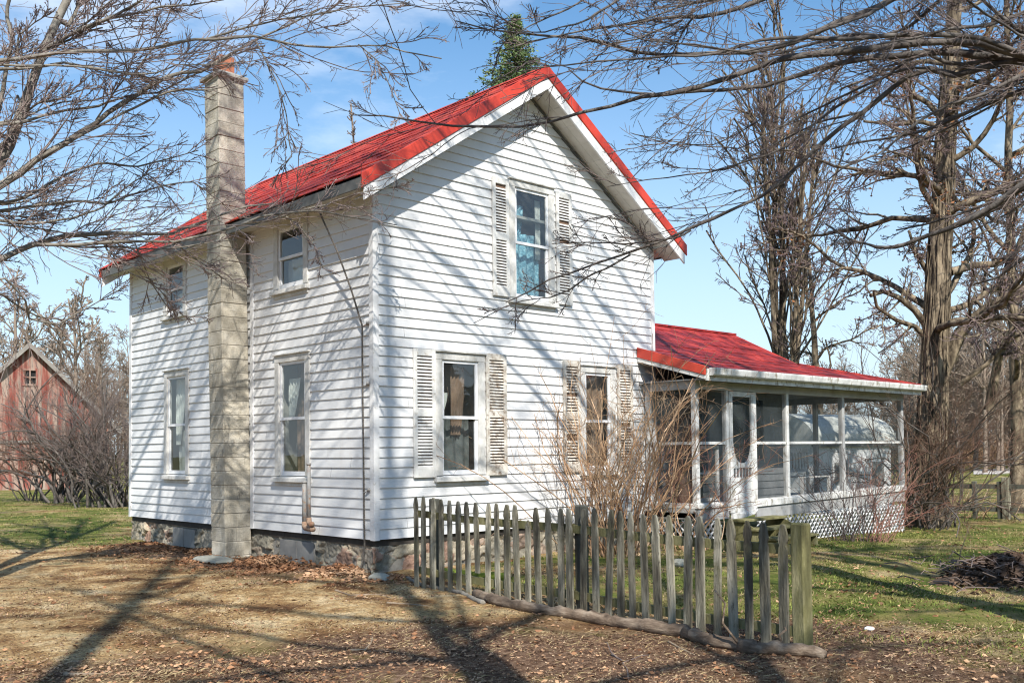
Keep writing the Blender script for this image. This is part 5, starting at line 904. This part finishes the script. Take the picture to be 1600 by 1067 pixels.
# ------------------------------------------------------------------ fallen leaves and grass
fh2 = np.array([fw[0], fw[1]]); fh2 /= np.linalg.norm(fh2); rh2 = np.array([rt[0], rt[1]]); rh2 /= np.linalg.norm(rh2)
def scatter(n_, dmin, dmax, pw):
    u = RNG.uniform(0, 1, n_); d = (dmin**pw+u*(dmax**pw-dmin**pw))**(1/pw); s = RNG.uniform(-.62, .62, n_)*d; p = CP[:2]+d[:, None]*fh2+s[:, None]*rh2; return p[:, 0], p[:, 1], d
def clear(x, y): return ~((x > -.02) & (x < WD+.1) & (y > -.02) & (y < DP+.1)) & ~((x > X0-.1) & (x < X1+.1) & (y > YP-.05) & (y < 3.2)) & ~((x > -.45) & (x < .01) & (y > 3.1) & (y < 3.6))
x, y, d = scatter(150000, 4.6, 26, .6); k = clear(x, y) & (RNG.uniform(0, 1, len(x)) < np.clip(m_litter(x, y)**2*np.where((x > -3.6) & (y < -2.0), .12, .55)+.014+.06*np.clip(nz(x, y, 1.4, 77)-.2, 0, 1), 0, 1)); x, y, d = x[k], y[k], d[k]
C = np.c_[x, y, gh(x, y)+RNG.uniform(.003, .02, len(x))]; V, F = leafquads(C, .012+.0012*np.clip(d, 0, 12)[:, None], flat=.72); lf = tag(bulk('fallen_leaves', V, F, 'leaf_litter'), 'dry brown fallen leaves scattered over the yard', 'leaves', kind='stuff')
x = -np.abs(RNG.normal(0, .55, 15000)); y = RNG.uniform(-.7, 6.6, 15000); k = RNG.uniform(0, 1, 15000) < np.clip(.35+1.1*nz(x, y, 2.6, 91), .03, 1)*np.clip(1.25-.13*y, .3, 1); x, y = x[k], y[k]; hh = np.clip(.10*(1+x/.9), 0, .1)*np.clip(1-abs(y-1.6)/5, .2, 1); k = clear(x-.06, y); C = np.c_[x-.06, y, gh(x, y)+RNG.uniform(0, 1, len(x))*hh+.005][k]; V, F = leafquads(C, RNG.uniform(.016, .044, (len(C), 1)), flat=.45); tag(bulk('leaf_drift', V, F, 'leaf_litter'), 'drift of rust brown leaves along the foundation', 'leaves', kind='stuff')
x, y, d = scatter(4000, 4.6, 20, .8); k = (np.abs(x-fx(y)+.22+.1*nz(x, y, 2, 5)) < .3) & (y < -1.5) & (y > -7)
def blades(x, y, d, h0, h1, lean, wd):
    n_ = len(x); z = gh(x, y); a = RNG.uniform(0, 6.28, n_); h = RNG.uniform(h0, h1, n_); le = np.abs(RNG.normal(lean, .4, n_)); B0 = np.c_[x, y, z-.004]; tipv = np.c_[np.cos(a)*le*h, np.sin(a)*le*h, h/np.sqrt(1+le*le*.4)]; w = wd*(1+d/14)*RNG.uniform(.7, 1.3, n_); sx = np.c_[-np.sin(a)*w, np.cos(a)*w, 0*w]
    V = np.stack([B0-sx, B0+sx, B0+tipv*.55+sx*.6+np.c_[0*h, 0*h, h*.1], B0+tipv], 1).reshape(-1, 3); i = np.arange(n_)*4; return V, np.stack([i, i+1, i+2, i+3], 1)
x, y, d = scatter(330000, 5.5, 42, .45); g_ = m_grass(x, y); k = clear(x, y) & (RNG.uniform(0, 1, len(x)) < np.clip(g_*.95*(.55+.6*nz(x, y, 1.7, 78)), 0, 1)); x, y, d = x[k], y[k], d[k]; j = nz(x, y, 1.3, 79)+RNG.normal(0, .45, len(x)) > .32
tag(bulk('grass', *blades(x[~j], y[~j], d[~j], .014, .05, 1.0, .003), 'grass_green'), 'short yellow green lawn grass', 'grass', kind='stuff')
tag(bulk('dry_grass', *blades(x[j], y[j], d[j], .014, .05, 1.6, .003), 'grass_straw'), 'dry matted straw coloured grass in the lawn', 'grass', kind='stuff')
x, y, d = scatter(150000, 4.6, 19, .45); k = clear(x, y) & (m_grass(x, y) < .7) & (RNG.uniform(0, 1, len(x)) < np.clip(.45+.8*nz(x, y, 1.9, 95)+.3*m_litter(x, y), .06, 1)); x, y, d = x[k], y[k], d[k]
C = np.c_[x, y, gh(x, y)+.004]; V, F = leafquads(C, RNG.uniform(.004, .014, (len(C), 1)), flat=.6); tag(bulk('ground_debris', V, F, 'chips'), 'fine bark chips and leaf crumbs over the dirt', 'litter', kind='stuff')
x, y, d = scatter(90000, 4.6, 20, .5); k = clear(x, y) & (RNG.uniform(0, 1, len(x)) < .5+.5*nz(x, y, 2.1, 80)) & (m_grass(x, y) < .6); x, y, d = x[k], y[k], d[k]
tag(bulk('straw_litter', *blades(x, y, d, .012, .035, 2.6, .0028), 'grass_straw'), 'loose straw bits lying on the tan dirt', 'straw', kind='stuff')
